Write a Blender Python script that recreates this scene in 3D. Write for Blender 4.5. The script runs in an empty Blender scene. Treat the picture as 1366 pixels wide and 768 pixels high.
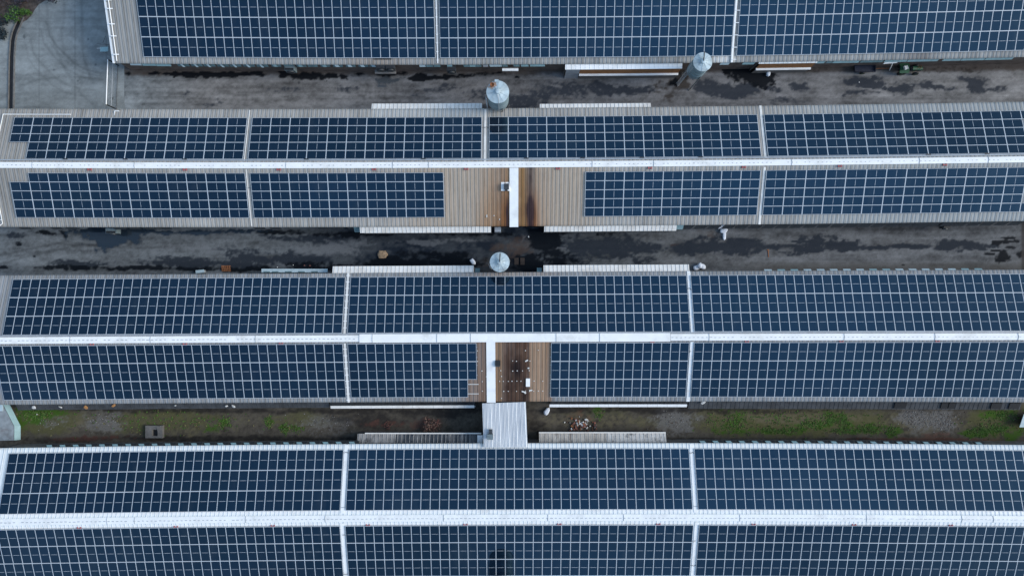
import bpy, bmesh, math, random
import numpy as np
from mathutils import Vector, Matrix
random.seed(7)
R = math.radians
S = bpy.context.scene
COL = S.collection
# ------------------------------------------------------------------ camera geometry
F = 910.9          # focal length in photograph pixels (1366 wide)
HC = 80.0          # height of the drone above the ground, metres
CX, CY = 683.0, 384.0
def P(px, py, z=0.0):
    s = (HC - z) / F
    return Vector(((px - CX) * s, -(py - CY) * s, z))
def topx(v):
    s = F / (HC - v[2])
    return (CX + v[0] * s, CY - v[1] * s)

# ------------------------------------------------------------------ numpy noise
def _h(ix, iy, seed):
    n = (ix.astype(np.int64) * 374761393 + iy.astype(np.int64) * 668265263 + seed * 1442695041) & 0x7fffffff
    n = ((n ^ (n >> 13)) * 1274126177) & 0x7fffffff
    n = n ^ (n >> 16)
    return (n & 0xffff) / 65535.0
def vnoise(x, y, seed=0):
    x = np.asarray(x, float); y = np.asarray(y, float)
    ix = np.floor(x); iy = np.floor(y); fx = x - ix; fy = y - iy
    fx = fx * fx * (3 - 2 * fx); fy = fy * fy * (3 - 2 * fy)
    a = _h(ix, iy, seed); b = _h(ix + 1, iy, seed); c = _h(ix, iy + 1, seed); d = _h(ix + 1, iy + 1, seed)
    return (a * (1 - fx) + b * fx) * (1 - fy) + (c * (1 - fx) + d * fx) * fy
def fbm(x, y, seed=0, oc=4):
    t = 0; a = .5; s = 0
    for k in range(oc):
        t = t + a * vnoise(x * 2 ** k + 17.3 * k, y * 2 ** k - 9.1 * k, seed + k); s += a; a *= .5
    return t / s
def sst(a, b, x):
    t = np.clip((x - a) / (b - a), 0, 1); return t * t * (3 - 2 * t)
def lerp3(c0, c1, m):
    return c0 * (1 - m[..., None]) + np.asarray(c1) * m[..., None]
def seg_dist(x, y, pts):
    d = np.full(np.shape(x), 1e9)
    for (x0, y0), (x1, y1) in zip(pts[:-1], pts[1:]):
        dx, dy = x1 - x0, y1 - y0
        t = np.clip(((x - x0) * dx + (y - y0) * dy) / (dx * dx + dy * dy + 1e-9), 0, 1)
        d = np.minimum(d, np.hypot(x - x0 - t * dx, y - y0 - t * dy))
    return d
def blobs(x, y, lst):
    wx = fbm(x * .035, y * .07, 501, 4) - .5; wy = fbm(x * .035, y * .07, 511, 4) - .5; ux = fbm(x * .15, y * .25, 521, 3) - .5; uy = fbm(x * .15, y * .25, 531, 3) - .5
    v = np.zeros(np.shape(x)); x0, y0 = x, y
    for cx, cy, rx, ry, s in lst:
        k = min(1.0, rx / 14.0); q = min(1.0, ry / 8.0); x = x0 + k * (46 * wx + 12 * ux); y = y0 + q * (16 * wy + 8 * uy)
        d = np.sqrt(((x - cx) / rx) ** 2 + ((y - cy) / ry) ** 2)
        v = np.maximum(v, s * np.clip(1.5 - d, 0, 1))
    return v

# ------------------------------------------------------------------ materials
def mat(name, col, rough=.7, metal=0.0, var=.12, scale=3.0, bump=0.0, spec=.4, stretch=(1, 1, 1), dirt=None, dirt_amt=.0):
    m = bpy.data.materials.new(name); m.use_nodes = True
    nt = m.node_tree; b = nt.nodes['Principled BSDF']
    b.inputs['Roughness'].default_value = rough; b.inputs['Metallic'].default_value = metal
    b.inputs['Specular IOR Level'].default_value = spec
    tc = nt.nodes.new('ShaderNodeNewGeometry'); mp = nt.nodes.new('ShaderNodeMapping'); mp.inputs['Scale'].default_value = stretch
    nt.links.new(tc.outputs['Position'], mp.inputs['Vector'])
    no = nt.nodes.new('ShaderNodeTexNoise'); no.inputs['Scale'].default_value = scale; no.inputs['Detail'].default_value = 6
    nt.links.new(mp.outputs['Vector'], no.inputs['Vector'])
    rp = nt.nodes.new('ShaderNodeMapRange'); rp.inputs['From Min'].default_value = .3; rp.inputs['From Max'].default_value = .7
    rp.inputs['To Min'].default_value = 1 - var; rp.inputs['To Max'].default_value = 1 + var
    nt.links.new(no.outputs['Fac'], rp.inputs['Value'])
    mx = nt.nodes.new('ShaderNodeMix'); mx.data_type = 'RGBA'; mx.blend_type = 'MULTIPLY'; mx.inputs['Factor'].default_value = 1
    mx.inputs['A'].default_value = (*col, 1); nt.links.new(rp.outputs['Result'], mx.inputs['B'])
    out = mx.outputs['Result']
    if dirt:
        n2 = nt.nodes.new('ShaderNodeTexNoise'); n2.inputs['Scale'].default_value = scale * .45; n2.inputs['Detail'].default_value = 8
        n2.inputs['Roughness'].default_value = .7
        nt.links.new(mp.outputs['Vector'], n2.inputs['Vector'])
        r2 = nt.nodes.new('ShaderNodeMapRange'); r2.inputs['From Min'].default_value = .52; r2.inputs['From Max'].default_value = .66
        r2.inputs['To Max'].default_value = dirt_amt
        nt.links.new(n2.outputs['Fac'], r2.inputs['Value'])
        m2 = nt.nodes.new('ShaderNodeMix'); m2.data_type = 'RGBA'; m2.inputs['B'].default_value = (*dirt, 1)
        nt.links.new(r2.outputs['Result'], m2.inputs['Factor']); nt.links.new(out, m2.inputs['A']); out = m2.outputs['Result']
    nt.links.new(out, b.inputs['Base Color'])
    if bump:
        bp = nt.nodes.new('ShaderNodeBump'); bp.inputs['Strength'].default_value = bump; bp.inputs['Distance'].default_value = .05
        nt.links.new(no.outputs['Fac'], bp.inputs['Height']); nt.links.new(bp.outputs['Normal'], b.inputs['Normal'])
    return m
def attr_mat(name, fine=.22, fscale=14.0, stretch=(1, 1, 1), bump=.25, spec=.35):
    """albedo and roughness come from the mesh's own stain pattern, broken up by fine noise"""
    m = bpy.data.materials.new(name); m.use_nodes = True
    nt = m.node_tree; b = nt.nodes['Principled BSDF']
    at = nt.nodes.new('ShaderNodeAttribute'); at.attribute_name = 'stain'
    ge = nt.nodes.new('ShaderNodeNewGeometry'); mp = nt.nodes.new('ShaderNodeMapping'); mp.inputs['Scale'].default_value = stretch
    nt.links.new(ge.outputs['Position'], mp.inputs['Vector'])
    no = nt.nodes.new('ShaderNodeTexNoise'); no.inputs['Scale'].default_value = fscale; no.inputs['Detail'].default_value = 5
    no.inputs['Roughness'].default_value = .65
    nt.links.new(mp.outputs['Vector'], no.inputs['Vector'])
    rp = nt.nodes.new('ShaderNodeMapRange'); rp.inputs['From Min'].default_value = .3; rp.inputs['From Max'].default_value = .7
    rp.inputs['To Min'].default_value = 1 - fine; rp.inputs['To Max'].default_value = 1 + fine
    nt.links.new(no.outputs['Fac'], rp.inputs['Value'])
    mx = nt.nodes.new('ShaderNodeMix'); mx.data_type = 'RGBA'; mx.blend_type = 'MULTIPLY'; mx.inputs['Factor'].default_value = 1
    nt.links.new(at.outputs['Color'], mx.inputs['A']); nt.links.new(rp.outputs['Result'], mx.inputs['B'])
    nt.links.new(mx.outputs['Result'], b.inputs['Base Color']); nt.links.new(at.outputs['Alpha'], b.inputs['Roughness'])
    lt = nt.nodes.new('ShaderNodeMapRange'); lt.inputs['From Min'].default_value = .10; lt.inputs['From Max'].default_value = .38
    lt.inputs['To Min'].default_value = .5; lt.inputs['To Max'].default_value = spec * .06
    nt.links.new(at.outputs['Alpha'], lt.inputs['Value']); nt.links.new(lt.outputs['Result'], b.inputs['Specular IOR Level'])
    if bump:
        bp = nt.nodes.new('ShaderNodeBump'); bp.inputs['Distance'].default_value = .03
        ml = nt.nodes.new('ShaderNodeMath'); ml.operation = 'MULTIPLY'; ml.inputs[1].default_value = bump
        nt.links.new(at.outputs['Alpha'], ml.inputs[0]); nt.links.new(ml.outputs[0], bp.inputs['Strength'])
        nt.links.new(no.outputs['Fac'], bp.inputs['Height']); nt.links.new(bp.outputs['Normal'], b.inputs['Normal'])
    return m
M = {}
M['ground'] = attr_mat('stained_concrete', .16, 9.0)
M['roof'] = attr_mat('weathered_sheet_roof', .10, 3.0, (5, .6, 1), .1, .3)
M['alu'] = mat('aluminium_frame', (.46, .51, .555), .45, 0, .06, 2)
M['busbar_dim'] = mat('faint_cell_gap', (.13, .17, .21), .5, 0, .05, 2)
M['busbar'] = mat('pale_backsheet', (.40, .45, .50), .5, 0, .05, 2)
M['white'] = mat('white_sheet', (.80, .82, .83), .5, 0, .05, 1.2, dirt=(.55, .56, .55), dirt_amt=.45)
M['white_clean'] = mat('clean_white_sheet', (.82, .83, .83), .5, 0, .05, 1.0, dirt=(.58, .58, .55), dirt_amt=.55)
M['offwhite'] = mat('aged_translucent_sheet', (.70, .69, .66), .6, 0, .10, 1.2, dirt=(.48, .44, .39), dirt_amt=.6)
M['galv'] = mat('galvanised_metal', (.40, .43, .46), .45, .3, .12, 2)
M['greywall'] = mat('grey_wall', (.16, .155, .15), .85, 0, .2, 1.5, dirt=(.08, .06, .05), dirt_amt=.8)
M['brownwall'] = mat('stained_block_wall', (.13, .10, .085), .85, 0, .25, 1.5, dirt=(.06, .05, .045), dirt_amt=.8)
M['teal'] = mat('pale_teal_shutter', (.24, .38, .41), .55, 0, .12, 1.5, dirt=(.22, .30, .32), dirt_amt=.6)
M['teal_dark'] = mat('dull_teal_shutter', (.12, .20, .22), .6, 0, .2, 2)
M['teal_pale'] = mat('whitish_teal_sheet', (.42, .53, .57), .55, 0, .1, 2)
M['pad'] = mat('brown_cooling_pad', (.27, .12, .045), .9, 0, .2, 2.5)
M['black'] = mat('black_rubber', (.012, .013, .015), .6, 0, .2, 4)
M['dark'] = mat('dark_metal', (.035, .04, .045), .5, 0, .25, 4)
M['ledge'] = mat('dark_concrete_ledge', (.055, .06, .066), .85, 0, .25, 1.2, dirt=(.03, .03, .03), dirt_amt=.7)
M['red'] = mat('red_paint', (.34, .09, .09), .55, 0, .15, 4)
M['silo'] = mat('galvanised_silo_blue_grey', (.19, .26, .29), .5, .1, .10, 1.4, dirt=(.14, .22, .26), dirt_amt=.5)
M['silo_roof'] = mat('pale_silo_roof', (.40, .49, .53), .55, .1, .18, 1.8, dirt=(.24, .27, .27), dirt_amt=.75)
M['rust'] = mat('rust', (.22, .09, .04), .9, 0, .3, 5)
M['green'] = mat('green_tractor_paint', (.012, .07, .032), .45, 0, .2, 3)
M['navy'] = mat('dark_navy_paint', (.015, .02, .04), .5, 0, .25, 3)
M['blue'] = mat('blue_tarpaulin', (.04, .16, .32), .5, 0, .25, 4)
M['sack'] = mat('white_woven_sack', (.68, .72, .78), .7, 0, .12, 6)
M['paper'] = mat('pale_scrap', (.62, .62, .60), .8, 0, .1, 6)
M['orange'] = mat('orange_brown_scrap', (.45, .22, .08), .8, 0, .2, 6)
M['hood'] = mat('dull_grey_hood', (.13, .17, .185), .6, 0, .25, 3)
M['concrete'] = mat('grey_concrete', (.125, .122, .118), .9, 0, .2, 2.5, .2)
M['soil'] = mat('brown_soil', (.085, .06, .045), .95, 0, .35, 2.5, .4)
M['sand'] = mat('tan_sand', (.27, .19, .12), .95, 0, .45, 5, .5)
M['brick'] = mat('red_brick_rubble', (.20, .085, .065), .9, 0, .3, 6)
M['leaf_green'] = mat('green_leaf', (.05, .115, .016), .6, 0, .4, 2)
M['leaf_dark'] = mat('dark_leaf', (.016, .026, .030), .6, 0, .4, 2)
M['leaf_plum'] = mat('plum_leaf', (.045, .035, .045), .6, 0, .4, 2)
M['twig_red'] = mat('reddish_twigs', (.13, .052, .042), .8, 0, .35, 5)
M['bark'] = mat('bark', (.07, .05, .04), .9, 0, .3, 5)
M['grass'] = mat('short_grass', (.065, .14, .022), .8, 0, .4, 2)
M['grass_dry'] = mat('dry_grass', (.13, .12, .05), .8, 0, .4, 2)
def glass_mat():
    m = bpy.data.materials.new('solar_glass'); m.use_nodes = True
    nt = m.node_tree; b = nt.nodes['Principled BSDF']
    oi = nt.nodes.new('ShaderNodeObjectInfo')
    cr = nt.nodes.new('ShaderNodeMix'); cr.data_type = 'RGBA'
    cr.inputs['A'].default_value = (.0015, .0050, .0125, 1); cr.inputs['B'].default_value = (.0030, .0070, .0165, 1)
    nt.links.new(oi.outputs['Random'], cr.inputs['Factor'])
    ge = nt.nodes.new('ShaderNodeNewGeometry'); no = nt.nodes.new('ShaderNodeTexNoise'); no.inputs['Scale'].default_value = .08
    no.inputs['Detail'].default_value = 3
    nt.links.new(ge.outputs['Position'], no.inputs['Vector'])
    r = nt.nodes.new('ShaderNodeMapRange'); r.inputs['From Min'].default_value = .3; r.inputs['From Max'].default_value = .7
    r.inputs['To Min'].default_value = .75; r.inputs['To Max'].default_value = 1.35
    nt.links.new(no.outputs['Fac'], r.inputs['Value'])
    mx = nt.nodes.new('ShaderNodeMix'); mx.data_type = 'RGBA'; mx.blend_type = 'MULTIPLY'; mx.inputs['Factor'].default_value = 1
    nt.links.new(cr.outputs['Result'], mx.inputs['A']); nt.links.new(r.outputs['Result'], mx.inputs['B'])
    mp = nt.nodes.new('ShaderNodeMapping'); mp.inputs['Scale'].default_value = (1, .35, 1); nt.links.new(ge.outputs['Position'], mp.inputs['Vector'])
    n2 = nt.nodes.new('ShaderNodeTexNoise'); n2.inputs['Scale'].default_value = .55; n2.inputs['Detail'].default_value = 7; n2.inputs['Roughness'].default_value = .65
    nt.links.new(mp.outputs['Vector'], n2.inputs['Vector'])
    r2 = nt.nodes.new('ShaderNodeMapRange'); r2.inputs['From Min'].default_value = .52; r2.inputs['From Max'].default_value = .74; r2.inputs['To Max'].default_value = .5
    nt.links.new(n2.outputs['Fac'], r2.inputs['Value'])
    du = nt.nodes.new('ShaderNodeMix'); du.data_type = 'RGBA'; du.inputs['B'].default_value = (.022, .027, .033, 1)
    nt.links.new(r2.outputs['Result'], du.inputs['Factor']); nt.links.new(mx.outputs['Result'], du.inputs['A'])
    nt.links.new(du.outputs['Result'], b.inputs['Base Color'])
    b.inputs['Roughness'].default_value = .06; b.inputs['IOR'].default_value = 1.58
    b.inputs['Specular IOR Level'].default_value = .66
    b.inputs['Specular Tint'].default_value = (.36, .72, 1.0, 1)
    return m
M['glass'] = glass_mat()

# ------------------------------------------------------------------ objects
def tag(o, label=None, cat=None, group=None, kind=None):
    if label: o['label'] = label
    if cat: o['category'] = cat
    if group: o['group'] = group
    if kind: o['kind'] = kind
    return o
def empty(name, loc, label, cat, group=None, rz=0):
    o = bpy.data.objects.new(name, None); COL.objects.link(o); o.location = loc; o.rotation_euler = (0, 0, rz)
    o.empty_display_size = .3
    return tag(o, label, cat, group)
class MB:
    """collects faces in world (or local) coordinates and links them as one mesh object"""
    def __init__(s): s.v = []; s.f = []; s.m = []; s.mats = []; s.smooth = []
    def mi(s, m):
        m = M[m] if isinstance(m, str) else m
        if m not in s.mats: s.mats.append(m)
        return s.mats.index(m)
    def face(s, pts, m, sm=False):
        k = len(s.v); s.v += [tuple(p) for p in pts]; s.f.append(list(range(k, k + len(pts)))); s.m.append(s.mi(m)); s.smooth.append(sm)
    def poly(s, verts, faces, m, sm=False):
        k = len(s.v); s.v += [tuple(p) for p in verts]; i = s.mi(m)
        for f in faces: s.f.append([k + a for a in f]); s.m.append(i); s.smooth.append(sm)
    def hexa(s, a, m):     # a: 8 corners, bottom 4 (ccw) then top 4
        s.poly(a, [(3, 2, 1, 0), (4, 5, 6, 7), (0, 1, 5, 4), (1, 2, 6, 5), (2, 3, 7, 6), (3, 0, 4, 7)], m)
    def box(s, c, d, m, rz=0, mtx=None):
        x, y, z = d[0] / 2, d[1] / 2, d[2] / 2
        p = [(-x, -y, -z), (x, -y, -z), (x, y, -z), (-x, y, -z), (-x, -y, z), (x, -y, z), (x, y, z), (-x, y, z)]
        T = mtx if mtx is not None else Matrix.Rotation(rz, 4, 'Z')
        s.hexa([Vector(c) + (T @ Vector(q)) for q in p], m)
    def slab(s, q, h, m):  # q: 4 points (ccw seen from above), extruded down by h
        lo = [(p[0], p[1], p[2] - h) for p in q]; s.hexa(lo + [tuple(p) for p in q], m)
    def tube(s, pts, r, m, n=8, caps=True, r2=None):
        pts = [Vector(p) for p in pts]; rings = []
        for i, p in enumerate(pts):
            d = (pts[min(i + 1, len(pts) - 1)] - pts[max(i - 1, 0)]).normalized()
            up = Vector((0, 0, 1)) if abs(d.z) < .95 else Vector((1, 0, 0))
            a = d.cross(up).normalized(); b = d.cross(a).normalized()
            rr = r if r2 is None else r + (r2 - r) * i / (len(pts) - 1)
            rings.append([p + (a * math.cos(t) + b * math.sin(t)) * rr for t in [2 * math.pi * k / n for k in range(n)]])
        vs = [v for q in rings for v in q]; fs = []
        for i in range(len(rings) - 1):
            for k in range(n): fs.append((i * n + k, i * n + (k + 1) % n, (i + 1) * n + (k + 1) % n, (i + 1) * n + k))
        s.poly(vs, fs, m, True)
        if caps:
            s.poly(rings[0], [tuple(range(n))], m); s.poly(rings[-1], [tuple(reversed(range(n)))], m)
    def lathe(s, c, prof, m, n=32, sm=True):
        vs = []; fs = []
        for r, z in prof:
            for k in range(n): vs.append((c[0] + r * math.cos(2 * math.pi * k / n), c[1] + r * math.sin(2 * math.pi * k / n), c[2] + z))
        for i in range(len(prof) - 1):
            for k in range(n): fs.append((i * n + k, i * n + (k + 1) % n, (i + 1) * n + (k + 1) % n, (i + 1) * n + k))
        s.poly(vs, fs, m, sm)
    def build(s, name, parent=None):
        me = bpy.data.meshes.new(name); me.from_pydata(s.v, [], s.f); 
        for m in s.mats: me.materials.append(m)
        me.polygons.foreach_set('material_index', s.m); me.polygons.foreach_set('use_smooth', s.smooth); me.update()
        o = bpy.data.objects.new(name, me); COL.objects.link(o)
        if parent is not None:
            o.parent = parent; bpy.context.view_layer.update() if False else None
            o.matrix_parent_inverse = pinv(parent)
        return o
def pinv(p):
    mt = Matrix.Translation(p.location) @ p.rotation_euler.to_matrix().to_4x4()
    q = p.parent
    if q is not None: mt = q_world(q) @ p.matrix_parent_inverse @ mt
    return mt.inverted()
def q_world(q):
    mt = Matrix.Translation(q.location) @ q.rotation_euler.to_matrix().to_4x4()
    return (q_world(q.parent) @ q.matrix_parent_inverse @ mt) if q.parent is not None else mt
def grid_mesh(name, X, Y, Z, col, m, parent=None):
    """X,Y,Z: (ny,nx) arrays; col: (ny,nx,4)"""
    ny, nx = X.shape
    me = bpy.data.meshes.new(name)
    co = np.stack([X, Y, Z], -1).reshape(-1, 3).astype(np.float32)
    i = np.arange(ny * nx).reshape(ny, nx)
    q = np.stack([i[:-1, :-1], i[:-1, 1:], i[1:, 1:], i[1:, :-1]], -1).reshape(-1, 4)
    me.vertices.add(len(co)); me.vertices.foreach_set('co', co.ravel())
    me.loops.add(q.size); me.loops.foreach_set('vertex_index', q.ravel().astype(np.int32))
    me.polygons.add(len(q)); me.polygons.foreach_set('loop_start', (np.arange(len(q)) * 4).astype(np.int32))
    me.polygons.foreach_set('loop_total', np.full(len(q), 4, np.int32))
    me.update(calc_edges=True); me.validate()
    a = me.attributes.new('stain', 'FLOAT_COLOR', 'POINT'); a.data.foreach_set('color', col.reshape(-1).astype(np.float32))
    me.materials.append(M[m] if isinstance(m, str) else m)
    o = bpy.data.objects.new(name, me); COL.objects.link(o)
    if parent is not None:
        o.parent = parent; o.matrix_parent_inverse = pinv(parent)
    return o
# ================================================================== GROUND
def sheet(name, px0, py0, px1, py1, z, step, colfun):
    a = P(px0, py1, 0); b = P(px1, py0, 0)
    xs = np.linspace(a.x, b.x, max(2, int((b.x - a.x) / step))); ys = np.linspace(a.y, b.y, max(2, int((b.y - a.y) / step)))
    X, Y = np.meshgrid(xs, ys)
    px = CX + X * F / HC; py = CY - Y * F / HC
    c, r = colfun(px, py, X, Y)
    col = np.concatenate([c, r[..., None]], -1)
    o = grid_mesh(name, X, Y, np.full_like(X, z), col, 'ground'); o['kind'] = 'structure'
    return o
BROWNGREY = np.array([.175, .170, .165]); COOL = np.array([.205, .224, .226]); MID = np.array([.120, .122, .128])
def base_concrete(px, py, X, Y, c, seed, amp=.35):
    n = fbm(X * .35, Y * .6, seed, 5); f = fbm(X * 1.6, Y * 2.4, seed + 20, 4); st = fbm(X * .12, Y * 2.6, seed + 40, 4)
    sp = fbm(X * 4.5, Y * 5.5, seed + 60, 3)
    global GRAIN
    GRAIN = .55 * fbm(X * 2.6, Y * 3.4, seed + 70, 4) + .45 * sp
    q = np.clip(.38 * (n - .5) * 2.2 + .24 * (f - .5) * 2.2 + .30 * (st - .5) * 2.2 + .22 * (sp - .5) * 2.2 + .5, 0, 1.1)
    g = (1 - amp) + amp * 2 * q
    return c * g[..., None], n, f, st
GRAIN = None
def stain(c, r, v, noise, target, k, lo=.45, hi=.62, rough=None):
    md = (lo + hi) / 2; hw = .5 * (hi - lo) + .13
    m = sst(md - hw, md + hw, v + 1.0 * (noise - .5) + 1.1 * (GRAIN - .5)) * sst(0, .18, v)
    m = np.clip(m, 0, 1) * k
    c = lerp3(c, target, m)
    if rough is not None: r = r * (1 - m) + rough * m
    return c, r
def yard_col(px, py, X, Y):
    c = np.ones(px.shape + (3,)) * COOL
    c, n, f, st = base_concrete(px, py, X, Y, c, 3, .36)
    r = np.full(px.shape, .8)
    w = fbm(X * .8, Y * .8, 61, 4)
    def track(pts, wd, k):
        nonlocal c
        d = seg_dist(px + 3 * (w - .5), py + 3 * (w - .5), pts)
        m = np.exp(-(d / wd) ** 2) * k * (.55 + .9 * f)
        c = c * (1 - np.clip(1.0 * m, 0, .8))[..., None]
    arc = [(62, 30), (66, 48), (76, 62), (86, 72), (98, 84), (112, 92), (130, 97), (145, 98)]
    track(arc, 1.6, .28); track([(x - 8, y + 9) for x, y in arc], 1.4, .22); track([(x - 3, y + 4) for x, y in arc], .9, .16)
    track([(x - 22, y + 22) for x, y in arc], 1.6, .20); track([(x - 28, y + 30) for x, y in arc], 1.3, .16)
    track([(108, 0), (110, 30), (109, 60), (114, 85), (124, 110)], 2.0, .20); track([(86, 0), (85, 25), (82, 50), (86, 72)], 2.4, .14)
    track([(62, 5), (64, 30), (72, 60), (88, 95), (108, 125), (125, 140)], 2, .17)
    track([(20, 118), (50, 106), (90, 102), (140, 106)], 2.2, .2); track([(0, 130), (30, 124), (70, 122), (140, 126)], 3, .14)
    track([(20, 105), (45, 98), (90, 90)], 1.6, .16)
    c, r = stain(c, r, blobs(px, py, [(8, 135, 20, 25, .5), (75, 70, 20, 14, .4), (130, 25, 14, 12, .55), (30, 72, 8, 10, .5)]), n, c * .7, .6)
    c, r = stain(c, r, blobs(px, py, [(117, 53, 1.2, 1, 1), (127, 87, 1.3, 1.2, 1), (72, 93, 1.5, 1.2, 1), (28, 37, 4, 2, .8), (32, 50, 2, 4, .8), (150, 131, 2, 2, 1), (104, 108, 1, 1, 1)]), f, (.06, .07, .075), .7)
    # cracks / slab joints
    for xj in (52, 100, 142): c = c * (1 - .25 * np.exp(-((px - xj - 2 * (n - .5)) / .5) ** 2))[..., None]
    return c, r
def laneA_col(px, py, X, Y):
    t = sst(300, 700, px); u = sst(900, 1366, px)
    c = lerp3(np.ones(px.shape + (3,)) * BROWNGREY, (.150, .148, .150), t); c = lerp3(c, (.190, .184, .178), u)
    c = lerp3(c, np.array([.185, .205, .212]), .9 * (1 - sst(150, 290, px)))
    c, n, f, st = base_concrete(px, py, X, Y, c, 11, .60); r = np.full(px.shape, .82)
    for yy, k in ((117, .12), (123, .16), (132, .12)):
        c = c * (1 - k * np.exp(-((py - yy - 3 * (n - .5)) / 1.6) ** 2))[..., None]
    # brown strip of dirt along the barn wall
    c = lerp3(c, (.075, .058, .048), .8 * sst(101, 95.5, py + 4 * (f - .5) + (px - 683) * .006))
    soft = [(745, 122, 46, 13, .8), (690, 136, 46, 13, .75), (800, 120, 26, 9, .8), (640, 128, 30, 9, .5), (832, 120, 36, 6, .9), (600, 118, 30, 7, .6),
            (950, 117, 24, 12, .8), (990, 122, 26, 10, .95), (1035, 118, 18, 6, .7), (1075, 115, 17, 6.5, 1), (1146, 112, 29, 6.5, 1.1), (1138, 125, 20, 5, .9),
            (1206, 117, 23, 7, 1.1), (1180, 117, 4, 4, .9), (1240, 115, 14, 5, .9), (1256, 118, 18, 4, .7), (1302, 113, 18, 11, 1), (1330, 118, 14, 4, .6),
            (1050, 134, 30, 4, .6), (640, 142, 40, 4, .7), (470, 120, 16, 5, .55), (380, 118, 24, 5, .5), (245, 125, 20, 5, .5), (285, 138, 18, 6, .5), (560, 125, 15, 4, .6), (860, 142, 30, 4, .5)]
    c, r = stain(c, r, blobs(px, py, soft), .5 * n + .5 * f, (.026, .031, .040), .93, .38, .62, .55)
    brown = [(905, 108, 14, 16, 1), (895, 125, 14, 12, .7), (880, 118, 10, 12, .55), (1060, 92, 60, 5, .6), (1260, 93, 80, 5, .6)]
    c, r = stain(c, r, blobs(px, py, brown), f, (.030, .024, .020), .85, .4, .7)
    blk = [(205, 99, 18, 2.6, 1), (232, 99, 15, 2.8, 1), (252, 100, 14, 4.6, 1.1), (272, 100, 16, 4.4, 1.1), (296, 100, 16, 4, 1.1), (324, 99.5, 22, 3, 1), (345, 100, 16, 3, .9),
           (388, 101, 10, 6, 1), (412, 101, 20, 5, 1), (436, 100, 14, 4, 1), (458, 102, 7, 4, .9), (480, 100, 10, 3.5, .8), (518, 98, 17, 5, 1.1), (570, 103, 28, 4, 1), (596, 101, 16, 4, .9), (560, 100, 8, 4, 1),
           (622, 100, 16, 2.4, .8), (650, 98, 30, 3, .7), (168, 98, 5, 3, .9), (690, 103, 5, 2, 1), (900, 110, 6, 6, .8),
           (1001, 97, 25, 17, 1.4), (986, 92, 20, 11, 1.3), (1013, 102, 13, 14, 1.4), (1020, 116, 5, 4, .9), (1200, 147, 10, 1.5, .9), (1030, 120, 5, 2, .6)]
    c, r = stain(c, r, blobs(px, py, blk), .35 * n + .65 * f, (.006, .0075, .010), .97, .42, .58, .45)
    pud = [(519, 107, 15, 7, 1.2)]
    c, r = stain(c, r, blobs(px, py, pud), n, (.055, .065, .075), .9, .6, .72, .12)
    c, r = stain(c, r, blobs(px, py, [(603, 116, 1, 1, 1), (866, 123, 1.4, 2, 1), (399, 110, .8, 1.5, 1), (435, 108, .8, 1.5, 1), (551, 115, .9, 1.2, 1), (1340, 116, 2, 1, 1)]), f, (.02, .02, .025), .8)
    return c, r
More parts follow.
